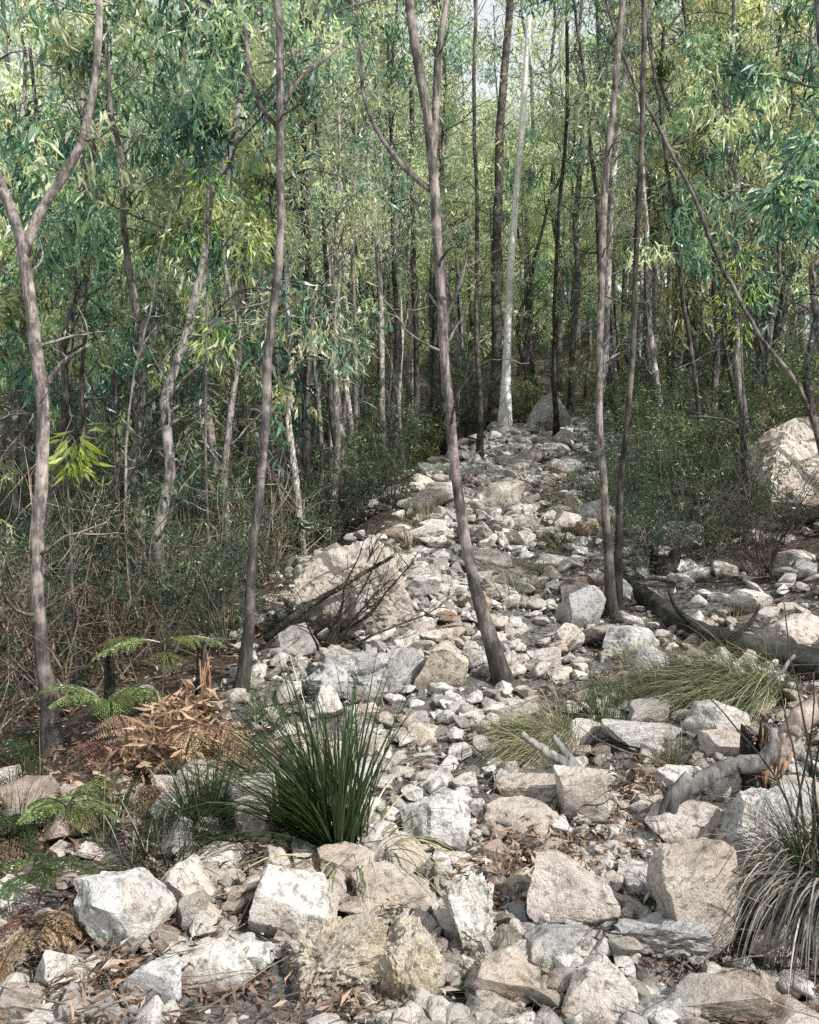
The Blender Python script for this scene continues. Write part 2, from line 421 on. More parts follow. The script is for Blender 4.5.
hero(558, 988, 68, 52, GREY, 'snout-shaped grey rock with a dark front, under the pinkish boulder', 33, 6, .42, .7, .04)
hero(702, 968, 100, 116, TAN, 'biggest tan boulder on the right, with a smooth brown front', 34, 8, .5, .85, .05, .05, .8, name='boulder', cat='boulder')
hero(762, 886, 112, 96, PALE, 'large pale boulder with a brown split left end, behind the drooping sedge', 35, 8, .45, .85, .06, .08, .8, name='boulder', cat='boulder')
hero(655, 975, 108, 56, GREY, 'low lichen-grey ledge of rock below the tan boulder', 36, 9, .45, .85, .10, .1, .6)
hero(596, 1040, 78, 62, PINK, 'pinkish speckled rock at the bottom edge, right of the grassy hollow', 37, 9, .55, .85, .05)
hero(712, 1040, 116, 58, DARK, 'square dark grey block with a level top edge at the bottom right', 38, 6, .5, .7, .05, .05, .5)
hero(648, 1036, 60, 40, GREY, 'grey slab wedged between the pinkish rock and the square dark block', 39, 7, .4, .75, .04)
hero(4, 985, 48, 62, TAN, 'tan rock cut off by the left edge next to the cream three-sided rock', 40, 8, .5, .85, .06)
hero(5, 795, 30, 28, CREAM, 'white stone at the left edge beneath the fern fronds', 41, 8, .5, .8, .04)
hero(665, 876, 64, 36, PALE, 'flaky pale stone left of the tan boulder top', 42, 8, .45, .8, .06)
hero(640, 905, 50, 36, PALE, 'whitish broken stone in the leaf litter between the pinkish and tan boulders', 43, 8, .45, .8, .06)
hero(722, 812, 66, 44, CREAM, 'pale rock under the bent grey branch', 44, 8, .45, .8, .05)
hero(520, 905, 52, 34, OCHRE, 'ochre stone scattered with dry leaves in the middle of the front rubble', 45, 8, .5, .8, .05)
hero(25, 1035, 60, 40, BROWN, 'brown rock in the bottom left corner', 46, 8, .5, .8, .05)
hero(105, 1034, 50, 32, GREY, 'flat grey stone at the bottom edge left of the pointed wedge', 47, 7, .45, .8, .04)
# --- along the path
hero(362, 652, 146, 116, (.58, .51, .44), 'largest boulder on the left of the path, with dead branches over it', 51, 9, .5, .88, .08, .12, .75, name='boulder', cat='boulder')
hero(352, 708, 96, 60, GREY, 'lumpy grey brown boulder just below the largest path boulder', 52, 10, .6, .9, .12, 0, .8, name='boulder', cat='boulder')
hero(442, 696, 58, 50, OCHRE, 'fractured block with a yellowish split face left of the leaning trunk foot', 53, 6, .45, .7, .05, .12, .8)
hero(404, 698, 50, 48, GREY, 'grey rock beside the yellowish split block', 54, 8, .5, .8, .05)
hero(328, 725, 34, 36, CREAM, 'small white angular block above the strap-leaf clump', 55, 6, .45, .7, .03)
hero(300, 660, 50, 36, DARK, 'dark shaded rock at the left foot of the largest path boulder', 56, 9, .5, .85, .08)
hero(420, 606, 46, 30, PALE, 'pale slab on the right shoulder of the largest path boulder', 57, 7, .4, .75, .04)
hero(580, 632, 50, 46, GREY, 'squarish grey block left of the twin trunks', 58, 6, .5, .72, .03)
hero(546, 434, 48, 42, GREY, 'big grey boulder standing where the path meets the forest', 59, 9, .55, .88, .06, 0, .9, name='boulder', cat='boulder')
hero(568, 447, 28, 18, CREAM, 'flat white stone in front of the grey boulder at the path top', 60, 7, .45, .8, .03)
hero(824, 530, 170, 116, (.78, .68, .57), 'huge tan outcrop with an overhanging lower edge at the right side', 161, 9, .5, .85, .07, .14, .7, name='rock_outcrop', cat='outcrop', up=1.0)
hero(632, 662, 58, 34, PALE, 'white rock partly covered by the green weeping grass', 62, 8, .45, .8, .05)
hero(682, 552, 44, 30, PALE, 'blue-white boulder behind the black hollow stump', 63, 9, .55, .85, .05)
hero(792, 655, 62, 42, PINK, 'pinkish rock lying above the mossy log on the right', 64, 8, .5, .85, .05)
hero(492, 578, 46, 30, TAN, 'orange-tinged stone in the middle of the path bend', 65, 8, .5, .8, .05)
hero(554, 574, 62, 20, PALE, 'long flat pale slab lying across the path left of the twin trunks', 66, 7, .4, .8, .03, 0, .5)
hero(426, 545, 40, 22, PALE, 'pale stone at the upper left rim of the path', 67, 8, .5, .8, .04)
hero(640, 754, 84, 24, PALE, 'flat stone shelf behind the tuft with the red leaf', 68, 8, .4, .8, .05, .1, .6)
hero(716, 748, 70, 44, PALE, 'pale rounded rock behind the charred stump', 69, 9, .55, .85, .05)
hero(645, 728, 44, 26, GREY, 'broken grey rock under the weeping grass fringe', 70, 8, .45, .8, .06)
hero(585, 752, 46, 30, CREAM, 'cream rock between the two arms of the forked driftwood', 71, 7, .45, .75, .04)
hero(530, 808, 70, 40, TAN, 'tan rock half buried in the dry grass mound beside the path', 72, 9, .55, .88, .05, 0, .9)

# --- shared shapes for the many smaller stones
rock_vars = []
for s in range(16):
    v, f = rock_shape(300 + s, 4, 8 if s % 3 else 11, .36, .75, .045, .08 if s % 4 == 0 else 0)
    rock_vars.append(rock_mesh('stone', v, f))
PAL = [CREAM, PALE, CREAM, GREY, TAN, PINK, PALE, PINK, BROWN, GREY, TAN, DARK, RUST, CREAM]
rng = random.Random(77)
zones = [  # (label, group, count, y0, y1, x-range around the path, size range)
    ('angular pale stone in the jumbled rubble across the very front', 'stones in the front rubble', 112, 2.2, 4.0, lambda y: (-1.7, 1.75), (.09, .26)),
    ('broken stone lying on the lower gravel path below the leaning trunk', 'stones on the lower path', 46, 4.0, 5.9, lambda y: (pathx(y) - .7, pathx(y) + .95), (.09, .26)),
    ('loose pale stone on the middle stretch of the rocky path', 'stones on the middle path', 66, 5.9, 10, lambda y: (pathx(y) - 1.0, pathx(y) + 1.3), (.15, .46)),
    ('distant pale stone on the upper path near the forest edge', 'stones on the upper path', 36, 10, 19, lambda y: (pathx(y) - 1.2, pathx(y) + 1.3), (.2, .6)),
    ('stone lying among sticks and dry grass on the right bank', 'stones on the right bank', 52, 3.7, 10.5, lambda y: (pathx(y) + 1.1, .50 * y), (.09, .32)),
]
nst = 0
for label, group, cnt, y0, y1, xr, (s0, s1) in zones:
    made = tries = 0
    while made < cnt and tries < 4000:
        tries += 1
        y = y0 + (y1 - y0) * rng.random() ** .9; a, b = xr(y); x = rng.uniform(a, b)
        if abs(x) > .47 * y: continue
        s = s0 + (s1 - s0) * rng.random() ** 1.8
        if any((x - hx) ** 2 + (y - hy) ** 2 < (hr * .72 + s * .26) ** 2 for hx, hy, hr in hero_spots): continue
        hero_spots.append((x, y, s * .42))
        o = obj('stone', rock_vars[nst % 16]); nst += 1
        o.scale = (s * rng.uniform(.8, 1.35), s * rng.uniform(.7, 1.2), s * rng.uniform(.45, .85))
        o.rotation_euler = (rng.uniform(-.35, .35), rng.uniform(-.35, .35), rng.uniform(0, 6.28))
        o.location = (x, y, h1(x, y) + s * rng.uniform(.06, .2))
        c = rng.choice(PAL); k = rng.uniform(.85, 1.15)
        o.color = (c[0] * k, c[1] * k, c[2] * k, 1)
        tag(o, label, 'stone', group)
        made += 1

# --- small broken stone
def hull_variant(seed):
    r = np.random.RandomState(seed)
    bm = bmesh.new()
    pts = r.normal(size=(11, 3)); pts /= np.linalg.norm(pts, axis=1)[:, None]; pts *= np.array([.5, .42, .3])
    for p in pts: bm.verts.new(p)
    bmesh.ops.convex_hull(bm, input=bm.verts)
    loose = [v for v in bm.verts if not v.link_faces]
    if loose: bmesh.ops.delete(bm, geom=loose, context='VERTS')
    bmesh.ops.bevel(bm, geom=list(bm.edges), offset=.035, segments=1, affect='EDGES', profile=.5)
    bmesh.ops.triangulate(bm, faces=bm.faces)
    bm.verts.ensure_lookup_table(); bm.verts.index_update()
    v = np.array([x.co[:] for x in bm.verts], np.float32); f = np.array([[y.index for y in x.verts] for x in bm.faces], np.int32)
    bm.free()
    return v, np.full(len(v), .5, np.float32), np.zeros((0, 4), np.int32), f
hv = [hull_variant(900 + i) for i in range(24)]
from mathutils import Euler
def rand_rot(rng, t=.6): return np.array(Euler((rng.uniform(-t, t), rng.uniform(-t, t), rng.uniform(0, 6.28))).to_matrix())
def build_rubble():
    mb = MB(); n = 0
    while n < 11500:
        y = 2.3 + 17.5 * rng.random() ** 1.7
        x = rng.gauss(float(pathx(y)), .55 if y > 9 else .75 if y > 4.2 else .95) if rng.random() < .56 else rng.uniform(-.22 * y, .52 * y)
        if abs(x) > .52 * y: continue
        d = float(pathx(y)) - x
        if d > 1.7 and y > 4.4 and rng.random() < .9: continue
        if mnoise.noise(Vector((x * 1.3, y * 1.3, 9))) + .35 * mnoise.noise(Vector((x * 4, y * 4, 2))) < rng.uniform(-.45, .2): continue
        s = (.016 + .15 * rng.random() ** 3) * (1 + max(0, y - 4) * .13)
        mb.merge(hv[n % 24], rand_rot(rng) * s * np.array([1.15, 1, .9])[None, :], (x, y, h1(x, y) + s * .12 + rng.uniform(0, .02)), rng.uniform(-.42, .4))
        n += 1
    o = obj('rubble', mb.mesh('rubble', M['rubble']))
    tag(o, 'loose gravel and small broken stone filling the path and the gaps between rocks', 'rubble', kind='stuff')
build_rubble()

# ------------------------------------------------------------------ plants: generators
def wander(p0, d, L, rng, n=6, wig=.22, pull=(0, 0, 0)):
    p = np.array(p0, float); d = np.array(d, float); d /= np.linalg.norm(d)
    pts = [p.copy()]
    for _ in range(n):
        d = d + rng.normal(size=3) * wig + np.array(pull) / n
        d /= np.linalg.norm(d); p = p + d * L / n; pts.append(p.copy())
    return np.array(pts)

def resample(pts, n):
    pts = np.asarray(pts, float)
    s = np.concatenate([[0], np.cumsum(np.linalg.norm(np.diff(pts, axis=0), axis=1))])
    # Catmull-like smoothing by cubic interpolation of each axis
    t = np.linspace(0, s[-1], n)
    out = np.stack([np.interp(t, s, pts[:, k]) for k in range(3)], 1)
    for _ in range(2):
        out[1:-1] = (out[:-2] + 2 * out[1:-1] + out[2:]) / 4
    return out

def sprays(lf, base, rng, n, L, W, spread, hang, tone0, tone_sd):
    """n leaves around a set of twig points"""
    idx = rng.randint(0, len(base), n)
    p = base[idx] + rng.normal(size=(n, 3)) * spread
    d = rng.normal(size=(n, 3)) * .75 + np.array([0, 0, -1.]) * hang
    lf.leaves(p, d, L * rng.uniform(.6, 1.25, n), W * rng.uniform(.7, 1.2, n), np.clip(tone0 + rng.normal(size=n) * tone_sd, 0, 1), rng)

def grow(trunk, rad, rng, limbs=14, t0=.35, t1=1., L=1.4, twigs=5, nleaf=4000, leafL=.13, leafW=.022, hang=.9, up=.35, wood=None, lf=None, sides=8, spread=.07, dead=0, tone=.42):
    wood = wood or MB(); lf = lf or MB()
    wood.tube(trunk, rad, sides, rng=rng, rough=.09)
    n = len(trunk); tips = []
    for i in range(limbs + dead):
        t = rng.uniform(t0, t1) if i < limbs else rng.uniform(.12, t0 + .1)
        k = min(int(t * (n - 1)), n - 2)
        p = trunk[k] + (trunk[k + 1] - trunk[k]) * rng.random_sample()
        a = rng.uniform(0, 6.28); u = rng.uniform(-.2, .9) + up
        ln = L * rng.uniform(.5, 1.2) * (1.15 - .55 * t) * (1 if i < limbs else .4)
        lp = wander(p, (math.cos(a), math.sin(a), u), ln, rng, 7, .2)
        r0 = min(max(.35 * rad[k], .006), .012 + ln * .008)
        wood.tube(lp, np.linspace(r0, .003, len(lp)), 5)
        for _ in range(twigs if i < limbs else 2):
            q = lp[rng.randint(2, len(lp))]
            tw = wander(q, rng.normal(size=3) + np.array([0, 0, .1]), ln * rng.uniform(.25, .55), rng, 5, .25, (0, 0, -.5 if i < limbs else 0))
            wood.tube(tw, np.linspace(.004, .0018, len(tw)), 3)
            if i < limbs: tips.append(tw[1:])
        if i < limbs: tips.append(lp[-3:])
    # foliage hangs in clumps: each carries its own twig, tone and leaf size; many twigs stay bare
    per = 66; m = min(len(tips), max(3, int(nleaf / per)))
    for c in rng.permutation(len(tips))[:m]:
        tw = tips[c]; k = int(per * rng.uniform(.5, 1.5)); f = rng.uniform(.75, 1.25)
        sprays(lf, tw, rng, k, leafL * f, leafW * f, spread, hang, tone + rng.normal() * .22, .16)
    return wood, lf

def straight_trunk(h, r0, rng, lean=.06, wig=.05, n=14):
    z = np.linspace(-.25, h, n)
    ax = rng.uniform(-lean, lean, 2)
    w = np.cumsum(rng.normal(size=(n, 2)) * wig * h / n, 0)
    pts = np.stack([ax[0] * z + w[:, 0], ax[1] * z + w[:, 1], z], 1)
    pts[:, :2] -= pts[1, :2]
    return pts, r0 * (1.12 - .85 * np.linspace(0, 1, n) ** .9)

placed_trees = []
def tree_copy(src, name, loc, rz, sc, label, group, cat='tree', bark=1.0):
    tm, cm = src
    o = empty(name, loc, rz); o.scale = (sc, sc, sc)
    tag(o, label, cat, group)
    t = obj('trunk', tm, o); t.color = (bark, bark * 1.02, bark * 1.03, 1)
    obj('crown', cm, o)
    return o

# --- tree kinds that repeat
def kind(seed, h, r0, leafmat='gum', bark='bark', lean=.08, wig=.12, **kw):
    r = np.random.RandomState(seed)
    tr, rad = straight_trunk(h, r0, r, lean, wig)
    w, l = grow(tr, rad, r, **kw)
    return (w.mesh('trunk', M[bark], True), l.mesh('crown', M[leafmat]))

midk = [kind(21 + i, 5.6 + .5 * i, .05, 'warm' if i in (1, 4) else 'gum', limbs=17, t0=.25, L=1.7, twigs=6, nleaf=2500, leafL=.155, leafW=.029, hang=1.1, dead=9, lean=.10, wig=.16, tone=.58) for i in range(5)]
tallk = [kind(41 + i, 15 + 1.5 * i, .13, leafmat='warm' if i == 2 else 'deep', limbs=26, t0=.32, L=3.0, twigs=6, nleaf=3900, leafL=.19, leafW=.042, hang=.8, spread=.2, dead=10, tone=.6, lean=.05, wig=.08) for i in range(4)]
polek = [kind(61 + i, 9 + i, .06, leafmat='deep', limbs=12, t0=.5, L=1.6, twigs=5, nleaf=1700, leafL=.16, leafW=.032, hang=.9, spread=.13, dead=12, tone=.6, lean=.06, wig=.07) for i in range(4)]

rng = random.Random(11)
def scatter(cnt, yr, xr, mind, fn, pw=1.0, keep=None):
    made = tries = 0
    while made < cnt and tries < 6000:
        tries += 1
        y = yr[0] + (yr[1] - yr[0]) * rng.random() ** pw; a, b = xr(y)
        if b <= a: continue
        x = rng.uniform(a, b)
        if keep and not keep(x, y): continue
        if any((x - q[0]) ** 2 + (y - q[1]) ** 2 < mind ** 2 for q in placed_trees): continue
        placed_trees.append((x, y)); fn(x, y, made); made += 1

LEFTM = ('slender drooping-leaved gum standing in the thicket left of the path', 'small gums in the left thicket')
RIGHTM = ('thin leaning gum sapling in the bushy slope right of the path', 'gum saplings on the right slope')
DEEP = ('tall straight gum deep in the forest behind the top of the path', 'tall gums deep in the forest')
POLE = ('slim grey pole-like tree among the dark trunks of the forest', 'pole trees among the forest trunks')
scatter(19, (7.0, 15), lambda y: (-.58 * y, float(pathx(y)) - 2.6), 1.0, lambda x, y, i: tree_copy(midk[i % 5], 'gum_sapling', (x, y, h1(x, y)), rng.uniform(0, 6.28), rng.uniform(.8, 1.25), *LEFTM, bark=rng.uniform(.7, 1.5)), .9)
scatter(20, (9, 18), lambda y: (float(pathx(y)) + 2.9, .58 * y), 1.0, lambda x, y, i: tree_copy(midk[(i + 2) % 5], 'gum_sapling', (x, y, h1(x, y)), rng.uniform(0, 6.28), rng.uniform(.75, 1.15), *RIGHTM, bark=rng.uniform(.5, 1.1)))
scatter(32, (21, 44), lambda y: (-.52 * y, .52 * y), 1.7, lambda x, y, i: tree_copy(tallk[i % 4], 'tall_gum_tree', (x, y, h1(x, y)), rng.uniform(0, 6.28), rng.uniform(.85, 1.25), *DEEP, bark=rng.choice((.35, .5, .8, 1.4, 2.0))), 1.2)
scatter(95, (12, 36), lambda y: (-.50 * y, .50 * y), 1.0, lambda x, y, i: tree_copy(polek[i % 4], 'pole_tree', (x, y, h1(x, y)), rng.uniform(0, 6.28), rng.uniform(.8, 1.3), *POLE, bark=rng.choice((.3, .45, .6, 1.2, 1.8))), 1.0,
        lambda x, y: abs(x - float(pathx(y))) > 1.6 or y > 21)

for yr_, xr_, n_ in (((9.5, 20), lambda y: (-.16 * y, .0 * y), 24), ((13, 24), lambda y: (.16 * y, .5 * y), 22)):
    scatter(n_, yr_, xr_, .6, lambda x, y, i: tree_copy(polek[i % 4], 'pole_tree', (x, y, h1(x, y)), rng.uniform(0, 6.28), rng.uniform(.7, 1.1), *POLE, bark=rng.choice((.35, .5, .9, 1.6, 2.2))), 1.0, lambda x, y: abs(x - float(pathx(y))) > 1.5)
UNDER = ('bushy young gum growing between the trunks of the deeper forest', 'young gums in the deeper forest')
midd = [(t, c.copy()) for t, c in midk]
for t, c in midd: c.materials[0] = M['deep']
scatter(20, (15, 27), lambda y: (-.50 * y, .50 * y), 1.1, lambda x, y, i: tree_copy(midd[i % 5], 'gum_sapling', (x, y, h1(x, y)), rng.uniform(0, 6.28), rng.uniform(.9, 1.5), *UNDER, bark=rng.uniform(.6, 1.3)), 1.0,
        lambda x, y: abs(x - float(pathx(y))) > 1.7 or y > 22)

for x, y, k, sc in ((3.9, 5.6, 2, .8), (4.4, 7.0, 4, 1.0)):
    tree_copy(midk[k], 'gum_sapling', (x, y, h1(x, y)), k * 1.3, sc, 'leafy gum sapling leaning in at the right edge beside the bank', 'saplings at the right edge', bark=.7)
# --- distant wood on the hillside
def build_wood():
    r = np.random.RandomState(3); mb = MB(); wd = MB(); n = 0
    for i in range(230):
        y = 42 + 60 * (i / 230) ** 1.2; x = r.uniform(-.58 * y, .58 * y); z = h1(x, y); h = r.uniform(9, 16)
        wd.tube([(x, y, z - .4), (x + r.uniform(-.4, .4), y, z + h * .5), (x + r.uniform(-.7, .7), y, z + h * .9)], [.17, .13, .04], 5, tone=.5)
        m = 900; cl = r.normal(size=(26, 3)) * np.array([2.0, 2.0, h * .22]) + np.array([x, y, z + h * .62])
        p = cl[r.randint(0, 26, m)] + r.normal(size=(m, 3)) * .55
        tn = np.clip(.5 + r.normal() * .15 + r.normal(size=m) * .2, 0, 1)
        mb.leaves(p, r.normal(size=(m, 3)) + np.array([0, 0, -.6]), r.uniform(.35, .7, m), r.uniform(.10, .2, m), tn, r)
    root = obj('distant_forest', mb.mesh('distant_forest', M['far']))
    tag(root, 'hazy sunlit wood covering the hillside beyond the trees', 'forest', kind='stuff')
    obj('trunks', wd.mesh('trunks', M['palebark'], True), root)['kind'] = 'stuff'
build_wood()

# ------------------------------------------------------------------ the trees that stand out
def hero_tree(name, label, pix, depth, widths, bark='bark', shade=1.0, top=None, limbs=8, t0=.6, L=1.2, nleaf=1500, branches=(), seed=1, n=34, leafL=.14, leafW=.026, dead=7, wob_=1.0, fat=1.0, cat='tree', depth_top=None, hang=1.0, twigs=4, flare=1.7, tone=.52, t1=1.):
    """pix: places the trunk passes in the photograph; the trunk stands at depth metres from the viewer"""
    r = np.random.RandomState(seed)
    depth_top = depth_top or depth
    k = len(pix); vs = [p[1] for p in pix]
    dep = [depth + (depth_top - depth) * (vs[0] - v) / (vs[0] - vs[-1] + 1e-6) for v in vs]
    pts = [at(u, v, d) for (u, v), d in zip(pix, dep)]
    base = pts[0].copy(); base.z = h1(base.x, base.y)
    if abs(base.z - pts[0].z) < .6: pts[0].z = min(pts[0].z, base.z)
    base = Vector((pts[0].x, pts[0].y, base.z))
    pts[0].z = base.z - .12
    if top:   # carry the trunk on above the picture
        d = (pts[-1] - pts[-2]).normalized(); d = (d + Vector((0, 0, .8))).normalized()
        for j in range(1, 5): pts.append(pts[-1] + d * top / 4 + Vector((r.normal() * .06, r.normal() * .06, 0)))
    loc = np.array(base)
    P = resample(np.array([p[:] for p in pts]) - loc, n)
    wob = r.normal(size=(n, 3)); wob[1:-1] = (wob[:-2] + wob[1:-1] + wob[2:]) / 1.7
    P[2:-1] += wob[2:-1] * np.array([.0019, .0019, 0]) * min(depth, 8) * wob_
    w0, w1 = widths
    rad = np.linspace(w0, w1, n) / 2 / F * depth * .56 * fat
    if top: rad = rad * np.linspace(1, .7, n) ** 1.0
    rad[:4] *= 1 + (flare - 1) * np.array([1.7, .9, .4, .15])
    o = empty(name, base); tag(o, label, cat)
    wood, lf = grow(P, rad, r, limbs=limbs, t0=t0, t1=t1, L=L, twigs=twigs, nleaf=nleaf, leafL=leafL, leafW=leafW, hang=hang, dead=dead, sides=12, tone=tone, spread=.1)
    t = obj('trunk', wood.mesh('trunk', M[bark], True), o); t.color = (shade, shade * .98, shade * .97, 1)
    for bp, bw, dd in branches:
        q = np.array([at(u, v, depth + dd * (i / (len(bp) - 1)))[:] for i, (u, v) in enumerate(bp)]) - loc
        q = resample(q, 16); m = MB()
        m.tube(q, np.linspace(bw[0], bw[1], 16) / 2 / F * depth, 8, rng=r, rough=.06)
        for _ in range(3):
            s = q[r.randint(5, 15)]
            tw = wander(s, r.normal(size=3) + np.array([0, 0, .4]), .3, r, 5, .25)
            m.tube(tw, np.linspace(.005, .002, len(tw)), 4)
        b = obj('branch', m.mesh('branch', M[bark], True), o); b.color = t.color
    obj('crown', lf.mesh('crown', M['gum']), o)
    placed_trees.append((base.x, base.y))
    return o

hero_tree('forked_gum_tree', 'pinkish brown forked tree on the far left that splits into a wide Y', [(55, 785), (45, 690), (38, 590), (44, 470), (43, 390), (28, 310), (24, 225), (2, 178), (-25, 130)], 4.7, (22, 17), shade=1.35, top=2.8, fat=1.15,
          limbs=9, t0=.62, L=1.5, nleaf=1500, seed=2, leafL=.19, leafW=.034,
          branches=[([(25, 258), (29, 224), (47, 198), (75, 165), (88, 125), (98, 60), (100, 0), (97, -60)], (10, 6), .1), ([(44, 388), (62, 362), (90, 345)], (6, 3), -.1), ([(85, 140), (100, 138), (108, 146)], (3, 1), 0)])
hero_tree('gum_tree', 'slim gently curved brown tree rising behind the big strap-leaf clump', [(237, 800), (245, 690), (255, 560), (265, 420), (278, 300), (282, 200), (278, 80), (275, -15)], 4.75, (17, 12), shade=.95, top=4.2, limbs=10, t0=.7, L=1.5, nleaf=2000, seed=3,
          branches=[([(281, 105), (300, 78), (322, 62), (342, 44)], (6, 3), .1), ([(280, 130), (262, 110), (248, 70), (245, 20)], (5, 3), .3), ([(262, 530), (285, 500), (300, 470)], (3, 1), .1)])
hero_tree('gum_tree', 'leaning grey tree rooted in the middle of the rocky path', [(512, 682), (485, 628), (464, 540), (450, 420), (441, 320), (435, 200), (424, 100), (408, -10)], 4.95, (21, 14), shade=1.05, top=4, limbs=9, t0=.7, L=1.5, nleaf=1800, seed=4,
          branches=[([(433, 160), (436, 110), (437, 60), (447, 0), (455, -60)], (9, 5), .2), ([(430, 190), (405, 170), (378, 135), (362, 95), (360, 40)], (6, 3), .3), ([(441, 330), (462, 280), (470, 235)], (4, 2), -.2), ([(440, 310), (420, 280), (395, 255)], (3, 2), .2)])
hero_tree('gum_tree', 'left one of the twin trunks on the right of the path, slightly kinked', [(613, 612), (606, 520), (600, 440), (599, 350), (604, 230), (607, 150), (614, 80), (625, -10)], 6.4, (14, 10), shade=1.05, top=5, limbs=9, t0=.66, L=1.5, nleaf=2000, seed=5)
hero_tree('gum_tree', 'right one of the twin trunks on the right of the path, wavy and darker', [(617, 606), (618, 540), (622, 470), (629, 400), (631, 330), (638, 230), (644, 120), (641, -10)], 6.55, (12, 8), shade=.6, top=5, limbs=8, t0=.66, L=1.4, nleaf=1800, seed=6)
hero_tree('white_gum_tree', 'smooth white straight tree standing at the top of the path', [(505, 420), (507, 330), (514, 220), (524, 100), (531, -10)], 19, (15, 10), 'palebark', 2.3, top=6, limbs=10, t0=.72, L=2.5, nleaf=1500, seed=7, leafL=.22, leafW=.045, dead=2, wob_=.3)
hero_tree('gum_tree', 'thick dark trunk directly behind the smooth white tree', [(497, 415), (496, 300), (498, 200), (503, 80), (510, -10)], 23, (19, 14), shade=.55, top=6, limbs=12, t0=.7, L=3, nleaf=1700, seed=8, leafL=.24, leafW=.05)
hero_tree('gum_tree', 'thick two-toned trunk seen behind the upper part of the leaning grey tree', [(449, 425), (447, 300), (443, 200), (439, 80), (436, -10)], 24, (19, 16), shade=1.5, top=6, limbs=12, t0=.75, L=3, nleaf=1600, seed=9, leafL=.24, leafW=.05)
hero_tree('gum_tree', 'thin black crooked tree between the white tree and the twin trunks', [(557, 410), (553, 330), (556, 250), (562, 180), (568, 80), (566, -10)], 17, (9, 6), shade=.28, top=4, limbs=9, t0=.62, L=2, nleaf=1800, seed=10, leafL=.2, leafW=.04)
hero_tree('gum_sapling', 'long bowed sapling leaning left from the outcrop on the right', [(838, 445), (810, 402), (780, 362), (740, 312), (716, 262), (700, 205), (670, 152), (645, 100), (622, 50), (605, -10)], 7.6, (10, 5), shade=.8, top=1.6, limbs=7, t0=.72, L=1.1, nleaf=900, seed=12, n=40, flare=1)
hero_tree('gum_tree', 'slim dark tree just left of the thick dark trunk', [(480, 425), (478, 300), (474, 150), (476, -10)], 15, (9, 7), shade=.6, top=5, limbs=10, t0=.65, L=2, nleaf=2000, seed=13, leafL=.2, leafW=.04)
hero_tree('gum_tree', 'straight dark tree left of the leaning grey tree', [(418, 420), (414, 280), (411, 150), (409, -10)], 19, (11, 8), shade=.5, top=5, limbs=10, t0=.65, L=2.2, nleaf=2200, seed=14, leafL=.2, leafW=.04)
hero_tree('gum_tree', 'dark upright trunk in the upper right foliage', [(772, 420), (766, 280), (763, 150), (760, -10)], 16, (14, 11), shade=.4, top=5, limbs=14, t0=.5, L=2.4, nleaf=2600, seed=15, leafL=.2, leafW=.04)
hero_tree('gum_tree', 'pale grey trunk at the upper right corner', [(826, 420), (818, 250), (814, 110), (808, -10)], 14, (12, 9), shade=1.9, top=5, limbs=12, t0=.55, L=2.2, nleaf=1800, seed=16, leafL=.2, leafW=.04)
hero_tree('gum_tree', 'straight pale pole in the thicket between the forked tree and the curved brown tree', [(232, 560), (232, 420), (234, 250), (232, 100), (236, -10)], 11, (9, 7), shade=1.5, top=3, limbs=12, t0=.5, L=1.8, nleaf=1900, seed=17, leafL=.18, leafW=.034)
hero_tree('gum_tree', 'narrow blue-grey trunk close behind the forked tree', [(78, 600), (82, 450), (85, 300), (83, 150), (88, -10)], 9.5, (9, 7), shade=.9, top=3, limbs=14, t0=.45, L=1.8, nleaf=2600, seed=18, leafL=.19, leafW=.036)
hero_tree('gum_tree', 'crooked bare-stemmed tree with a pale diagonal upper limb, left of the curved brown tree', [(120, 640), (128, 520), (126, 420), (150, 300), (165, 235), (188, 165), (215, 135)], 7.5, (6, 3), shade=1.3, top=1.0, limbs=8, t0=.5, L=1.0, nleaf=1500, seed=19)
hero_tree('gum_tree', 'slim tree with flaking bark right of the curved brown tree', [(318, 560), (322, 430), (312, 320), (305, 220), (312, 100), (330, -10)], 11, (8, 6), shade=1.0, top=3, limbs=11, t0=.5, L=1.7, nleaf=1700, seed=20, leafL=.18, leafW=.034)
hero_tree('gum_tree', 'pale slender tree in the forest gap left of the straight dark tree', [(352, 480), (356, 350), (352, 220), (358, 100), (352, -10)], 14, (8, 6), shade=1.6, top=4, limbs=11, t0=.55, L=2, nleaf=1600, seed=22, leafL=.19, leafW=.036)
for i, (u, lab) in enumerate([(665, 'dark thin stem leaning in the foliage right of the twin trunks'), (702, 'slim stem crossing behind the bowed sapling'), (735, 'forked slim dark tree below the upper right canopy')]):
    hero_tree('gum_tree', lab, [(u + 40, 440), (u + 22, 330), (u + 8, 200), (u - 6, 100), (u - 22, -10)], 10.5 + i * 1.3, (8, 5), shade=.5, top=3, limbs=12, t0=.5, L=1.6, nleaf=1800, seed=30 + i, leafL=.17, leafW=.032)

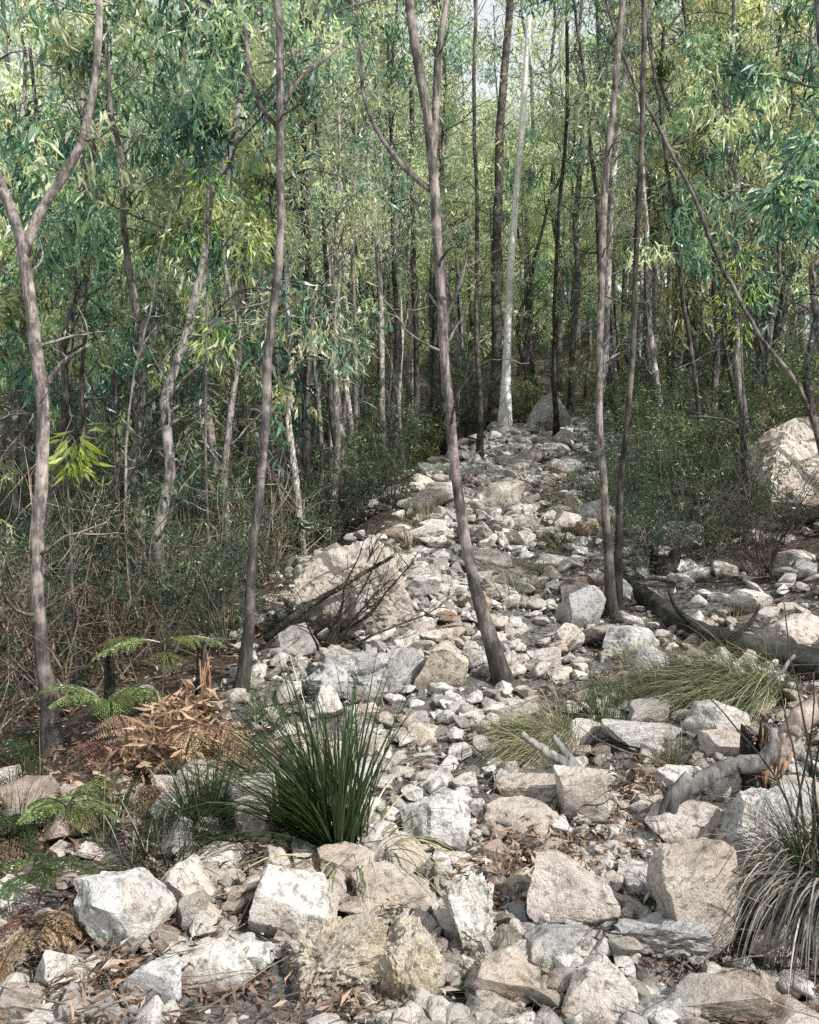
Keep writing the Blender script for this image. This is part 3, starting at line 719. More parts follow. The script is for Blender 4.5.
# ------------------------------------------------------------------ shrubs
def shrub_kind(seed, h, stems, nleaf, leafL, leafW, mat='shrub', spread=.9, tone=.45, hang=-.25):
    r = np.random.RandomState(seed); w = MB(); l = MB(); tips = []
    for _ in range(stems):
        a = r.uniform(0, 6.28); p = np.array([math.cos(a), math.sin(a), 0]) * r.uniform(0, .12)
        st = wander(p - np.array([0, 0, .06]), (math.cos(a) * spread * r.uniform(.1, .8), math.sin(a) * spread * r.uniform(.1, .8), 1), h * r.uniform(.6, 1.1), r, 8, .14)
        w.tube(st, np.linspace(.0075 if not nleaf else .010, .002, len(st)), 5)
        for _ in range(6 if nleaf else 11):
            q = st[r.randint(2, len(st))]
            tw = wander(q, r.normal(size=3) + np.array([0, 0, .5]), h * r.uniform(.15, .4), r, 5, .22)
            w.tube(tw, np.linspace(.0032, .001, len(tw)), 3)
            tips.append(tw[1:])
    if nleaf:
        tips = np.concatenate(tips); pick = r.randint(0, len(tips), len(tips) // 2)
        for c in np.array_split(pick, max(4, nleaf // 70)):
            if len(c): sprays(l, tips[c], r, 70, leafL, leafW, .05, hang, tone + r.normal() * .15, .16)
        return (w.mesh('stems', M['twig'], True), l.mesh('foliage', M[mat]))
    return (w.mesh('dead_shrub', M['twig'], True), None)

leafy = [shrub_kind(70 + i, 1.5 + .15 * i, 9, 2000, .085, .015, tone=.36) for i in range(4)]
olive = [shrub_kind(80 + i, 1.3 + .1 * i, 10, 2800, .10, .020, 'olive', 1.1, .55) for i in range(3)]
deadk = [shrub_kind(90 + i, 1.5, 12, 0, 0, 0, spread=1.1) for i in range(3)]
def shrub_copy(src, name, x, y, sc, label, group, cat='shrub', shade=1.0, rz=None):
    if src[1] is None:
        o = obj(name, src[0]); o.location = (x, y, h1(x, y)); o.color = (shade, shade * .95, shade * .9, 1)
    else:
        o = empty(name, (x, y, h1(x, y)))
        a = obj('stems', src[0], o); a.color = (shade, shade, shade, 1)
        obj('foliage', src[1], o)
    o.rotation_euler.z = rng.uniform(0, 6.28) if rz is None else rz; o.scale = (sc * rng.uniform(.85, 1.2), sc, sc * rng.uniform(.8, 1.1))
    tag(o, label, cat, group); return o

shrubs = []
def sc2(cnt, yr, xr, mind, fn, pw=1., keep=None):
    made = tries = 0
    while made < cnt and tries < 5000:
        tries += 1
        y = yr[0] + (yr[1] - yr[0]) * rng.random() ** pw; a, b = xr(y)
        if b <= a: continue
        x = rng.uniform(a, b)
        if keep and not keep(x, y): continue
        if any((x - q[0]) ** 2 + (y - q[1]) ** 2 < mind ** 2 for q in shrubs): continue
        shrubs.append((x, y)); fn(x, y, made); made += 1
sc2(20, (4.9, 9), lambda y: (-.55 * y, float(pathx(y)) - 2.0), .45, lambda x, y, i: shrub_copy(deadk[i % 3], 'dead_shrub', x, y, rng.uniform(.55, 1.2), 'leafless tangle of dead stems in the gully on the left', 'dead shrubs on the left', shade=rng.choice((.6, 1.0, 1.7, 2.5))))
sc2(56, (5.4, 14), lambda y: (-.55 * y, float(pathx(y)) - 1.95), .45, lambda x, y, i: shrub_copy(leafy[i % 4], 'leafy_shrub', x, y, rng.uniform(.5, 1.1), 'dark small-leaved shrub in the shady undergrowth left of the path', 'undergrowth shrubs left of the path'))
sc2(26, (8.2, 16), lambda y: (float(pathx(y)) + 1.7, .55 * y), .55, lambda x, y, i: shrub_copy((olive + leafy)[i % 7], 'leafy_shrub', x, y, rng.uniform(.55, 1.0), 'olive green bushy shrub on the slope right of the path', 'bushes on the right slope'), 1., lambda x, y: not (x / y > .37 and y < 9.3))
sc2(20, (5.6, 11), lambda y: (float(pathx(y)) + 2.3, .50 * y), .5, lambda x, y, i: shrub_copy(deadk[i % 3], 'dead_shrub', x, y, rng.uniform(.5, .8), 'thin leafless dark shrub among the rocks of the right bank', 'dead shrubs on the right bank', shade=.6), 1., lambda x, y: not (x / y > .42 and y < 9))
sc2(16, (7.2, 10.5), lambda y: (float(pathx(y)) + 1.45, .52 * y), .5, lambda x, y, i: shrub_copy(leafy[i % 4], 'leafy_shrub', x, y, rng.uniform(.35, .75), 'small dark leafy shrub between the stones of the right bank', 'small shrubs on the right bank'), 1., lambda x, y: not (x / y > .39 and y < 9.3))
sc2(54, (16, 33), lambda y: (-.50 * y, .52 * y), .9, lambda x, y, i: shrub_copy((leafy + olive)[i % 7], 'leafy_shrub', x, y, rng.uniform(1.0, 1.7), 'shrub growing between trunks at the far forest floor', 'shrubs on the far forest floor'), 1, lambda x, y: abs(x - float(pathx(y))) > 1.5 or y > 20.5)
# single ones
for u, v, sc, lab, src in [(590, 520, .42, 'small leafy bush at the left side of the twin trunks', leafy[1]), (395, 505, .75, 'dark spreading bush on the left rim where the path narrows', leafy[2]),
                           (655, 500, .62, 'leafy bush between the twin trunks and the blue-white boulder', leafy[3]), (748, 552, .62, 'slender leafy shrub growing against the left end of the huge outcrop', leafy[2]), (230, 650, .5, 'low grey-green bush left of the largest path boulder', leafy[0])]:
    g = ground_at(u, v); shrub_copy(src, 'leafy_shrub', g.x, g.y, sc, lab, None)
def bare_branch_shrub():
    g = ground_at(322, 652); r = np.random.RandomState(5); w = MB()
    for _ in range(10):
        d = np.array([r.uniform(-.2, 1.0), r.uniform(-.5, .3), r.uniform(.25, .8)])
        st = wander((0, 0, -.05), d, r.uniform(.5, 1.0), r, 8, .16); w.tube(st, np.linspace(.012, .003, 9), 5)
        for _ in range(6):
            tw = wander(st[r.randint(3, 9)], d + r.normal(size=3) * .6, r.uniform(.15, .35), r, 5, .2); w.tube(tw, np.linspace(.004, .0015, 6), 3)
    o = obj('dead_shrub', w.mesh('dead_shrub', M['twig'], True), None, g, (.35, .33, .32)); tag(o, 'dark dead branches spreading over the largest path boulder', 'shrub')
bare_branch_shrub()

# leaf sprays that catch the eye
def spray_sapling(label, pts_uv, depth, clusters, mat, leafL, leafW, n, seed, shade=.7):
    r = np.random.RandomState(seed); P = np.array([at(u, v, depth)[:] for u, v in pts_uv])
    b = P[0].copy(); gz = h1(b[0], b[1]); P[0][2] = gz - .05; b[2] = gz
    o = empty('sapling', b); tag(o, label, 'sapling')
    w = MB(); l = MB(); q = resample(P - b, 18); w.tube(q, np.linspace(.016, .006, 18), 6)
    for (u, v, rad) in clusters:
        c = np.array(at(u, v, depth)[:]) - b
        k = q[np.argmin(np.linalg.norm(q - c, axis=1))]
        br = resample(np.array([k, (k + c) / 2 + np.array([0, 0, .06]), c]), 8); w.tube(br, np.linspace(.007, .003, 8), 4)
        m = n; a = r.normal(size=(m, 3)); p = c + a * rad * .45
        d = a * np.array([1, 1, .5]) + np.array([0, 0, -1.1])
        l.leaves(p, d, leafL * r.uniform(.6, 1.2, m), leafW * r.uniform(.7, 1.2, m), np.clip(.5 + r.normal(size=m) * .25, 0, 1), r)
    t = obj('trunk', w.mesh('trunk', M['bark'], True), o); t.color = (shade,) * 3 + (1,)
    obj('crown', l.mesh('crown', M[mat]), o)
spray_sapling('young sapling with one bright green drooping leaf cluster beside the forked tree', [(78, 640), (70, 540), (66, 440)], 5.6, [(76, 445, .10), (72, 462, .08)], 'bright', .16, .03, 46, 1)
spray_sapling('young yellow-green sapling glowing in front of the curved brown tree canopy', [(212, 600), (205, 450), (208, 200)], 7.2, [(206, 190, .3), (240, 220, .3), (185, 235, .28), (250, 250, .22), (215, 335, .2)], 'bright', .11, .02, 62, 2)
spray_sapling('broad-leaved teal sapling reaching in from the right edge', [(850, 500), (840, 380), (835, 190)], 6.5, [(800, 180, .2), (812, 150, .18), (790, 205, .2), (818, 215, .2), (775, 195, .12)], 'gum', .15, .034, 110, 3)
spray_sapling('yellowish sapling standing above the bushes right of the twin trunks', [(748, 450), (742, 360), (738, 270)], 8.6, [(738, 262, .2), (750, 290, .2), (728, 300, .2), (742, 330, .2)], 'bright', .09, .018, 60, 4)

# ------------------------------------------------------------------ grasses and sedges
def tussock(name, label, u, v, n, L, W, mat, tone, droop, comb=(0, 0, 0), spread=.08, splay=.8, seed=1, sd=.2, cat='grass tussock', bias=(0, 0, 0), group=None, lift=0):
    g = ground_at(u, v); r = np.random.RandomState(seed); mb = MB()
    a = r.uniform(0, 6.28, n); rr = spread * np.sqrt(r.random_sample(n))
    p = np.stack([np.cos(a) * rr, np.sin(a) * rr, np.full(n, lift - .02)], 1)
    p[:, 2] += np.array([h1(g.x + x, g.y + y) - g.z for x, y in p[:, :2]])
    d = np.stack([np.cos(a), np.sin(a), np.zeros(n)], 1) * r.uniform(.05, splay, n)[:, None] + np.array([0, 0, 1.]) + np.asarray(bias) + r.normal(size=(n, 3)) * .2
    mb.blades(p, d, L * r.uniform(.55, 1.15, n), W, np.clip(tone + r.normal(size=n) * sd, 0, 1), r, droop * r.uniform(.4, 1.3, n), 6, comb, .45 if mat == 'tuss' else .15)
    o = obj(name, mb.mesh(name, M[mat]), None, g); tag(o, label, cat, group); return o

def strap_clump():
    g = ground_at(345, 852); r = np.random.RandomState(8)
    o = empty('strap_leaf_clump', g); tag(o, 'big dark green strap-leaf clump with pale dry tips in the lower left middle', 'sedge clump')
    m = MB(); n = 360; a = r.uniform(0, 6.28, n); up = r.random_sample(n) < .3
    p = np.stack([np.cos(a) * .10 * r.random_sample(n) - .02, np.sin(a) * .09, np.full(n, -.02)], 1)
    d = np.stack([np.cos(a) * .16 - np.where(up, -.05, r.uniform(.1, 1.15, n)), np.sin(a) * .35, np.ones(n)], 1) + r.normal(size=(n, 3)) * .09
    m.blades(p, d, r.uniform(.42, .88, n), .0115, np.clip(.33 + r.normal(size=n) * .17, 0, .72), r, r.uniform(.3, 1.7, n), 7)
    obj('green_blades', m.mesh('green_blades', M['sedge']), o)
    m = MB(); n = 90; a = r.uniform(0, 6.28, n)
    p = np.stack([np.cos(a) * .12, np.sin(a) * .1 - .03, np.full(n, -.01)], 1)
    d = np.stack([np.cos(a) * 1.1 - .3, np.sin(a) * .8 - .35, np.full(n, .8)], 1) + r.normal(size=(n, 3)) * .2
    m.blades(p, d, r.uniform(.28, .6, n), .007, np.clip(.88 + r.normal(size=n) * .1, 0, 1), r, r.uniform(1.2, 2.4, n), 7)
    obj('dry_blades', m.mesh('dry_blades', M['sedge']), o)
strap_clump()
def sedge_right():
    g = ground_at(832, 915); r = np.random.RandomState(18)
    o = empty('drooping_sedge', g); tag(o, 'drooping sedge with a skirt of grey dry leaves at the lower right edge', 'sedge clump')
    m = MB(); n = 420; a = r.uniform(0, 6.28, n)
    p = np.stack([np.cos(a) * .10, np.sin(a) * .08, np.full(n, .10)], 1) + r.normal(size=(n, 3)) * .02
    d = np.stack([np.cos(a) * .6 - .25, np.sin(a) * .5 - .45, np.full(n, .75)], 1) + r.normal(size=(n, 3)) * .2
    m.blades(p, d, r.uniform(.32, .58, n), .007, np.clip(.5 + r.normal(size=n) * .24, 0, 1), r, r.uniform(1.8, 3.4, n), 7)
    obj('dry_blades', m.mesh('dry_blades', M['drygrey']), o)
    m = MB(); n = 70; a = r.uniform(0, 6.28, n)
    p = np.stack([np.cos(a) * .08, np.sin(a) * .06, np.full(n, .05)], 1)
    d = np.stack([np.cos(a) * .35, np.sin(a) * .3, np.full(n, 1.)], 1) + r.normal(size=(n, 3)) * .1
    m.blades(p, d, r.uniform(.3, .6, n), .006, np.clip(.3 + r.normal(size=n) * .2, 0, .75), r, r.uniform(.3, 1., n), 6)
    obj('green_blades', m.mesh('green_blades', M['sedge']), o)
    m = MB()
    for k in range(9):
        st = wander((r.uniform(-.10, .05), r.uniform(-.04, .04), 0), (r.uniform(-.08, .05), 0, 1), r.uniform(.7, 1.25), r, 10, .07); m.tube(st, np.linspace(.006, .002, 11), 5)
    b = obj('stems', m.mesh('stems', M['twig'], True), o); b.color = (.4, .42, .35, 1)
sedge_right()
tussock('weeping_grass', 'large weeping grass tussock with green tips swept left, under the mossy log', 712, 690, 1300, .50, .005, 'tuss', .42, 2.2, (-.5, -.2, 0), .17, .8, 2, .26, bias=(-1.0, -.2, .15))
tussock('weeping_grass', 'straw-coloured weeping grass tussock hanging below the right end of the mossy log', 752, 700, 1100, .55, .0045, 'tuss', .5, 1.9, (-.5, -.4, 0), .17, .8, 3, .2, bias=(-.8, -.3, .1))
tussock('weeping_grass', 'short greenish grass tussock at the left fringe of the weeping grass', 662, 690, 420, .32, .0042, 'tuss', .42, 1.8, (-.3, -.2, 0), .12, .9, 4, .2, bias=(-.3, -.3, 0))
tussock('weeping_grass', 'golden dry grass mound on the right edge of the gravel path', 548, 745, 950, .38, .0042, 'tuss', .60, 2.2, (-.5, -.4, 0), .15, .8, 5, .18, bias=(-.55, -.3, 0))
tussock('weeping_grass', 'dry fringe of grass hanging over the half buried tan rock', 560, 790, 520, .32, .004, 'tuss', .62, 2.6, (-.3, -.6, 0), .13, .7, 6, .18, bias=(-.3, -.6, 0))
tussock('grass_tuft', 'bright green little tuft behind the pale dry grass right of the driftwood', 668, 772, 170, .15, .0035, 'sedge', .55, 1.0, (0, 0, 0), .05, .8, 7, .15)
tussock('grass_tuft', 'upright dark reed tuft growing left of the weeping grass', 606, 735, 60, .42, .005, 'sedge', .40, .3, (0, 0, 0), .05, .35, 8, .2)
tussock('grass_tuft', 'brown wiry seed-head tuft just left of the upright reed tuft', 572, 735, 60, .36, .0045, 'tuss', .15, .5, (0, 0, 0), .06, .6, 9, .15)
tussock('grass_tuft', 'green grass patch in the dark hollow at the bottom middle', 520, 1000, 260, .18, .003, 'sedge', .5, 1.2, (0, 0, 0), .12, .9, 10, .25)
tussock('grass_tuft', 'olive tussock on the path bend, left of the long flat slab', 562, 545, 300, .34, .006, 'tuss', .35, 2., (-.4, -.2, 0), .14, .9, 11, .2)
tussock('grass_tuft', 'pale grass wisp in front of the wedge-shaped bent branch end', 668, 838, 120, .22, .003, 'tuss', .75, .9, (0, 0, 0), .06, .6, 12, .15)
tussock('grass_tuft', 'wide flat-lying dark grass tuft behind the banded boulder', 165, 868, 260, .36, .005, 'sedge', .42, 1.6, (.2, -.1, 0), .14, 1.2, 13, .3)
tussock('grass_tuft', 'dark broad-bladed tuft left of the tall tan rock', 205, 825, 110, .34, .008, 'sedge', .30, .9, (0, 0, 0), .08, .8, 14, .2)
tussock('grass_tuft', 'mossy olive grass in the bottom left corner', 30, 1020, 200, .12, .003, 'tuss', .25, 1.2, (0, 0, 0), .12, .9, 15, .2)
tussock('grass_tuft', 'grey-green strappy tuft in the gully left of the largest path boulder', 222, 640, 200, .5, .009, 'tuss', .35, 1.5, (0, 0, 0), .12, .9, 16, .2)
tussock('grass_tuft', 'dry yellow grass clump behind the forked tree trunk', 62, 600, 260, .4, .004, 'tuss', .85, 1.2, (0, 0, 0), .08, .5, 17, .15)
rp = random.Random(14)
for i in range(14):
    vv = rp.uniform(450, 640); cx = float(np.interp(vv, [450, 512, 560, 640], [520, 490, 480, 440])); u = cx + rp.choice((-1, 1)) * rp.uniform(45, 95)
    tussock('grass_tuft', 'dry wispy tuft sprouting between the stones at the edge of the upper path', u, vv, 60, .34, .006, 'tuss', rp.uniform(.3, .75), 1.5, (-.2, -.2, 0), .08, .9, 300 + i, .2, group='wispy tufts along the upper path')
rg = random.Random(4)
for i in range(30):
    u, v = rg.choice([(rg.uniform(590, 800), rg.uniform(560, 790)), (rg.uniform(520, 700), rg.uniform(470, 560))])
    tussock('grass_tuft', 'small wispy dry grass tuft between stones of the right bank', u, v, 70, .22, .0035, 'tuss', rg.uniform(.35, .8), 1.5, (-.2, -.2, 0), .05, .9, 100 + i, .2, group='wispy tufts on the right bank')
for i in range(12):
    u, v = rg.uniform(10, 300), rg.uniform(700, 860)
    tussock('grass_tuft', 'thin shaded grass tuft on the dark gully floor at the left', u, v, 60, .28, .004, 'sedge', rg.uniform(.3, .6), 1.2, (0, 0, 0), .06, .9, 140 + i, .25, group='grass tufts on the gully floor')

# ------------------------------------------------------------------ ferns
def frond(rng_, L, azim, rise, droop, mat, tone, W=.32):
    m = MB(); d = np.array([math.cos(azim), math.sin(azim), rise]); d /= np.linalg.norm(d)
    pts = [np.zeros(3)]; n = 26
    for k in range(n):
        d = d + np.array([0, 0, -droop / n]); d /= np.linalg.norm(d); pts.append(pts[-1] + d * L / n)
    pts = np.array(pts); m.tube(pts, np.linspace(.004, .001, n + 1), 4, tone=.15)
    P, D, LL, WW, T = [], [], [], [], []
    for k in range(6, n):
        f = (k - 6) / (n - 6); ln = L * W * (1 - f) ** .8 * min(1, .5 + f * 4) + .01
        tan = pts[k + 1] - pts[k]; tan /= np.linalg.norm(tan); side = np.cross(tan, [0, 0, 1.]); side /= np.linalg.norm(side) + 1e-9
        for s in (-1, 1):
            pd = side * s + tan * .35 + np.array([0, 0, -.18]) + rng_.normal(size=3) * .07; pd /= np.linalg.norm(pd)
            tt = tone + rng_.normal() * .12
            c = max(4, int(ln / .011))
            for j in range(c):
                g = (j + .6) / c; q = pts[k] + pd * ln * g + np.array([0, 0, -.25]) * ln * g * g
                w = .022 * (1 - g * .75)
                for s2 in (-1, 1):
                    P.append(q); D.append(tan * s2 + pd * .5); LL.append(w); WW.append(.008); T.append(tt)
    m.leaves(np.array(P), np.array(D), np.array(LL), np.array(WW), np.clip(np.array(T), 0, 1), rng_, .05)
    return m.mesh('frond', M[mat], False)
def fern(label, u, v, n, L, mat, tone, rise=1.2, droop=1.6, seed=1, lift=0., y=None):
    g = ground_at(u, v) if y is None else Vector((at(u, v, y).x, y, h1(at(u, v, y).x, y)))
    r = np.random.RandomState(seed); o = empty('fern', g); tag(o, label, 'fern')
    if lift:
        st = MB(); st.tube(wander((0, 0, -.03), (.05, 0, 1), lift + .03, r, 6, .05), np.linspace(.005, .003, 7), 5); s = obj('stem', st.mesh('stem', M['twig'], True), o); s.color = (.9, .8, .6, 1)
    for k in range(n):
        f = obj('frond', frond(r, L * r.uniform(.75, 1.15), k * 6.28 / n + r.uniform(-.4, .4), rise * r.uniform(.6, 1.2), droop, mat, tone), o, (0, 0, lift * r.uniform(.75, 1)))
    return o
fern('small upright green fern in front of the banded boulder on the left', 34, 935, 6, .19, 'fern', .55, .6, 1.3, 1, .24)
fern('feathery green fern at the foot of the forked tree', 68, 835, 7, .24, 'fern', .8, 1.0, 1.6, 2, .12)
fern('arching light green fern in the gully right of the forked tree', 110, 735, 8, .42, 'fern', .85, 1.6, 1.9, 3, .14)
fern('single pale fern frond fanned out over the burnt stump', 160, 720, 5, .40, 'fern', .95, .6, 1.2, 4, .42)
fern('bluish green fern cut by the left edge below the dead stems', 2, 775, 7, .34, 'fern', .3, 1.3, 1.5, 5, .1)
fern('green fern at the left edge just above the white stone', 20, 845, 6, .22, 'fern', .35, .7, 1.5, 6, .1)
fern('rusty dead fern hanging below the small upright fern', 40, 968, 7, .2, 'brown', .6, .7, 2.4, 7, .15)
fern('brown withered fern at the left edge under the forked tree', 12, 862, 6, .28, 'brown', .45, .6, 2.2, 8, .08)
def bracken_heap():
    g = ground_at(172, 790); r = np.random.RandomState(6)
    o = empty('dead_bracken', g); tag(o, 'heap of reddish brown dead bracken left of the strap-leaf clump', 'bracken')
    for k in range(24):
        f = obj('frond', frond(r, r.uniform(.25, .5), r.uniform(0, 6.28), r.uniform(.5, 1.8), 2.0, 'brown', .8, .36), o, (r.uniform(-.35, .42), r.uniform(-.12, .35), r.uniform(.02, .22)))
        f.location.z += .1 * f.location.x
    m = MB(); n = 900; p = np.stack([r.normal(size=n) * .2 + .03, r.normal(size=n) * .14 + .1, r.uniform(.02, .42, n)], 1); p[:, 2] *= np.exp(-((p[:, 0] - .05) / .35) ** 2)
    m.leaves(p, r.normal(size=(n, 3)) * np.array([1, 1, .5]), r.uniform(.05, .12, n), r.uniform(.012, .025, n), np.clip(.72 + r.normal(size=n) * .25, 0, 1), r)
    obj('withered_leaves', m.mesh('withered_leaves', M['brown']), o)
bracken_heap()

# ------------------------------------------------------------------ logs, stumps, driftwood
def log(name, label, uvd, widths, mat, shade, seed, sides=14, n=26, rough=.1, branches=(), cat='log', ends=None, tint=(1, 1, 1)):
    r = np.random.RandomState(seed)
    gy = lambda u, v, y: ground_at(u, v + widths[0] * .5).y - .03 if y is None else ground_at(*y).y if isinstance(y, tuple) else y
    fix = lambda L: [(u, v, gy(u, v, y)) for u, v, y in L]
    uvd = fix(uvd); branches = [(fix(bp), bw) for bp, bw in branches]
    if ends: ends = [((u, v, gy(u, v, y)), d_, w_) for (u, v, y), d_, w_ in ends]
    P = np.array([at(u, v, y)[:] for u, v, y in uvd]); b = P.mean(0); b[2] = h1(b[0], b[1])
    q = resample(P - b, n); jit = r.normal(size=(n, 3)) * .012; jit = (jit[:-4] + jit[1:-3] + jit[2:-2] + jit[3:-1] + jit[4:]) / 5; q[2:-2] += jit
    mean_y = P[:, 1].mean(); m = MB()
    rad = np.interp(np.linspace(0, 1, n), np.linspace(0, 1, len(widths)), widths) / 2 / F * mean_y
    m.tube(q, rad, sides, rng=r, rough=rough)
    o = obj(name, None) if False else empty(name, b); tag(o, label, cat)
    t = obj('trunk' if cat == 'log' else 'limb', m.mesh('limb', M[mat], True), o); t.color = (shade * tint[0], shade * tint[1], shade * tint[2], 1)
    for bp, bw in branches:
        m = MB(); k = resample(np.array([at(u, v, y)[:] for u, v, y in bp]) - b, 10); m.tube(k, np.linspace(bw[0], bw[1], 10) / 2 / F * mean_y, 8, rng=r, rough=.1)
        x = obj('branch', m.mesh('branch', M[mat], True), o); x.color = t.color
    if ends:
        m = MB()
        for (u, v, y), (du, dv), w in ends:
            c = np.array(at(u, v, y)[:]) - b; e = np.array(at(u + du, v + dv, y)[:]) - b
            for _ in range(9):
                j = r.normal(size=3) * w / F * y * .28
                m.tube([c + j, (c + e) / 2 + j * .9, e + j * .6 + (e - c) * r.uniform(-.3, .35)], [w * .2 / F * y, w * .16 / F * y, .001], 5)
        x = obj('splintered_end', m.mesh('splintered_end', M['splinter'], True), o); x.color = (1, 1, 1, 1)
    return o
N = None
log('fallen_log', 'long mossy dark log slanting down across the right bank', [(622, 578, N), (650, 600, N), (690, 630, N), (735, 652, N), (790, 666, N), (850, 680, N)], [13, 17, 20, 21, 24, 26], 'bark', .55, 1, tint=(.9, 1, .95), rough=.28, branches=[([(690, 622, (690, 645)), (676, 608, (690, 645)), (668, 590, (690, 645))], (8, 2)), ([(730, 640, (735, 667)), (752, 622, (735, 667)), (760, 604, (735, 667))], (6, 2))])
A_, B_ = (668, 846), (752, 806)
log('dead_branch', 'bent grey dead branch propped against the charred stump', [(668, 822, A_), (672, 800, A_), (700, 778, A_), (735, 768, A_), (765, 760, A_), (772, 748, A_), (774, 728, A_)], [7, 13, 16, 17, 19, 15, 6], 'drift', 1.0, 2, cat='branch', rough=.16, branches=[([(690, 775, A_), (665, 800, A_), (658, 826, A_)], (12, 6))])
log('broken_branch', 'pale pinkish broken limb with torn end at the right edge', [(778, 764, A_), (784, 742, A_), (798, 722, A_), (818, 708, A_), (845, 698, A_)], [9, 17, 23, 24, 24], 'drift', 1.9, 3, cat='branch', rough=.14, ends=[((783, 752, A_), (-6, 22), 14)], tint=(1, .86, .80))
C_ = (565, 800)
log('driftwood', 'small forked driftwood with two upturned grey ends above the cream block', [(522, 733, C_), (545, 752, C_), (570, 768, C_), (600, 782, C_)], [5, 11, 15, 8], 'drift', 1.2, 4, cat='driftwood', branches=[([(553, 736, C_), (564, 752, C_), (576, 770, C_)], (5, 12))])
log('fallen_branch', 'thin curved pale branch lying in front of the black hollow stump', [(625, 568, N), (640, 576, N), (668, 580, N), (690, 572, N)], [4, 6, 5, 3], 'drift', 1.2, 5, cat='branch')
log('fallen_branch', 'brown rotten log lying behind the squarish grey block', [(560, 590, N), (590, 582, N), (622, 588, N)], [9, 12, 8], 'splinter', .4, 6, cat='branch')
D_ = (735, 720)
log('fallen_branch', 'slender stick leaning from the weeping grass up to the mossy log', [(738, 724, D_), (760, 695, D_), (795, 655, D_)], [7, 5, 3], 'drift', 1.0, 7, cat='branch')
log('fallen_branch', 'long thin fallen cane crossing behind the banded boulder', [(95, 818, N), (140, 840, N), (195, 855, N), (240, 858, N)], [3, 3, 3, 2], 'drift', 1.3, 8, cat='branch')
log('fallen_branch', 'thin curved dark stick hugging the left side of the banded boulder', [(88, 875, N), (72, 905, N), (78, 945, N), (90, 975, N)], [4, 5, 4, 3], 'drift', .5, 9, cat='branch')
E_ = (320, 655)
log('fallen_branch', 'dark fallen stem leaning through the dead shrub left of the path', [(265, 640, E_), (300, 612, E_), (345, 585, E_), (395, 555, E_)], [8, 7, 5, 3], 'char', 1.5, 10, cat='branch')

def stump(name, label, u, v, w, h, mat, seed, hollow=False, splint=True, shade=1.0, lean=0):
    g = ground_at(u, v); r = np.random.RandomState(seed); y = g.y; W = w / F * y; H = h / F * y
    o = empty(name, g); tag(o, label, 'stump')
    n, s = 16, 18; verts = []
    for k in range(n):
        f = k / (n - 1)
        for j in range(s):
            a = j / s * 2 * math.pi
            rr = W / 2 * (1.25 - .35 * f ** .5) * (1 + .18 * math.sin(a * 3 + seed) + .1 * math.sin(a * 7 + 2) + r.uniform(-.04, .04))
            top = H * (1 + .22 * math.sin(a * 2 + seed) + .16 * math.sin(a * 5) + r.uniform(-.06, .06)) if k == n - 1 else H * (1 + .1 * math.sin(a * 2 + seed))
            verts.append((math.cos(a) * rr + lean * f * H, math.sin(a) * rr, -.08 + f * (top + .08)))
    for j in range(s):   # inner lip
        x, yy, z = verts[(n - 1) * s + j]; cx = lean * H
        verts.append((cx + (x - cx) * .62, yy * .62, z - H * .06))
    for j in range(s):
        x, yy, z = verts[(n - 1) * s + j]; cx = lean * H
        verts.append((cx + (x - cx) * .4, yy * .4, H * (.2 if hollow else .72)))
    q = []
    for k in range(n + 1):
        for j in range(s): q.append([k * s + j, k * s + (j + 1) % s, (k + 1) * s + (j + 1) % s, (k + 1) * s + j])
    m = MB(); verts.append((lean * H, 0, H * (.15 if hollow else .7))); c = len(verts) - 1
    m.add(verts, q, [[(n + 1) * s + j, (n + 1) * s + (j + 1) % s, c] for j in range(s)])
    b = obj('charred_bole' if mat == 'char' else 'bole', m.mesh('bole', M[mat], True), o); b.color = (shade,) * 3 + (1,)
    if splint:
        m = MB()
        for _ in range(16):
            a = r.uniform(-1.9, .6); p = np.array([math.cos(a) * W * .36 + lean * H * .6, math.sin(a) * W * .36 - W * .1, H * r.uniform(.3, .6)])
            m.tube([p, p + np.array([r.normal() * .01 + lean * .1, -W * .06, H * .25]), p + np.array([r.normal() * .015 + lean * .2, 0, H * r.uniform(.4, .65)])], [W * .09, W * .075, .002], 5)
        obj('split_heartwood', m.mesh('split_heartwood', M['splinter'], True), o).color = (.8, .7, .6, 1)
stump('burnt_stump', 'charred split stump with orange torn wood beside the bent grey branch', 754, 806, 26, 64, 'char', 1)
stump('burnt_stump', 'black hollow stump lying behind the twin trunks', 664, 574, 30, 20, 'char', 2, True, False)
stump('burnt_stump', 'thin burnt stump standing in the gully behind the dead bracken', 110, 722, 10, 60, 'char', 3, False, False, 1.6)
stump('burnt_stump', 'dark leaning snag with one white chip, under the single pale frond', 112 + 100, 745, 13, 80, 'char', 4, False, True, 1.6, -.12)

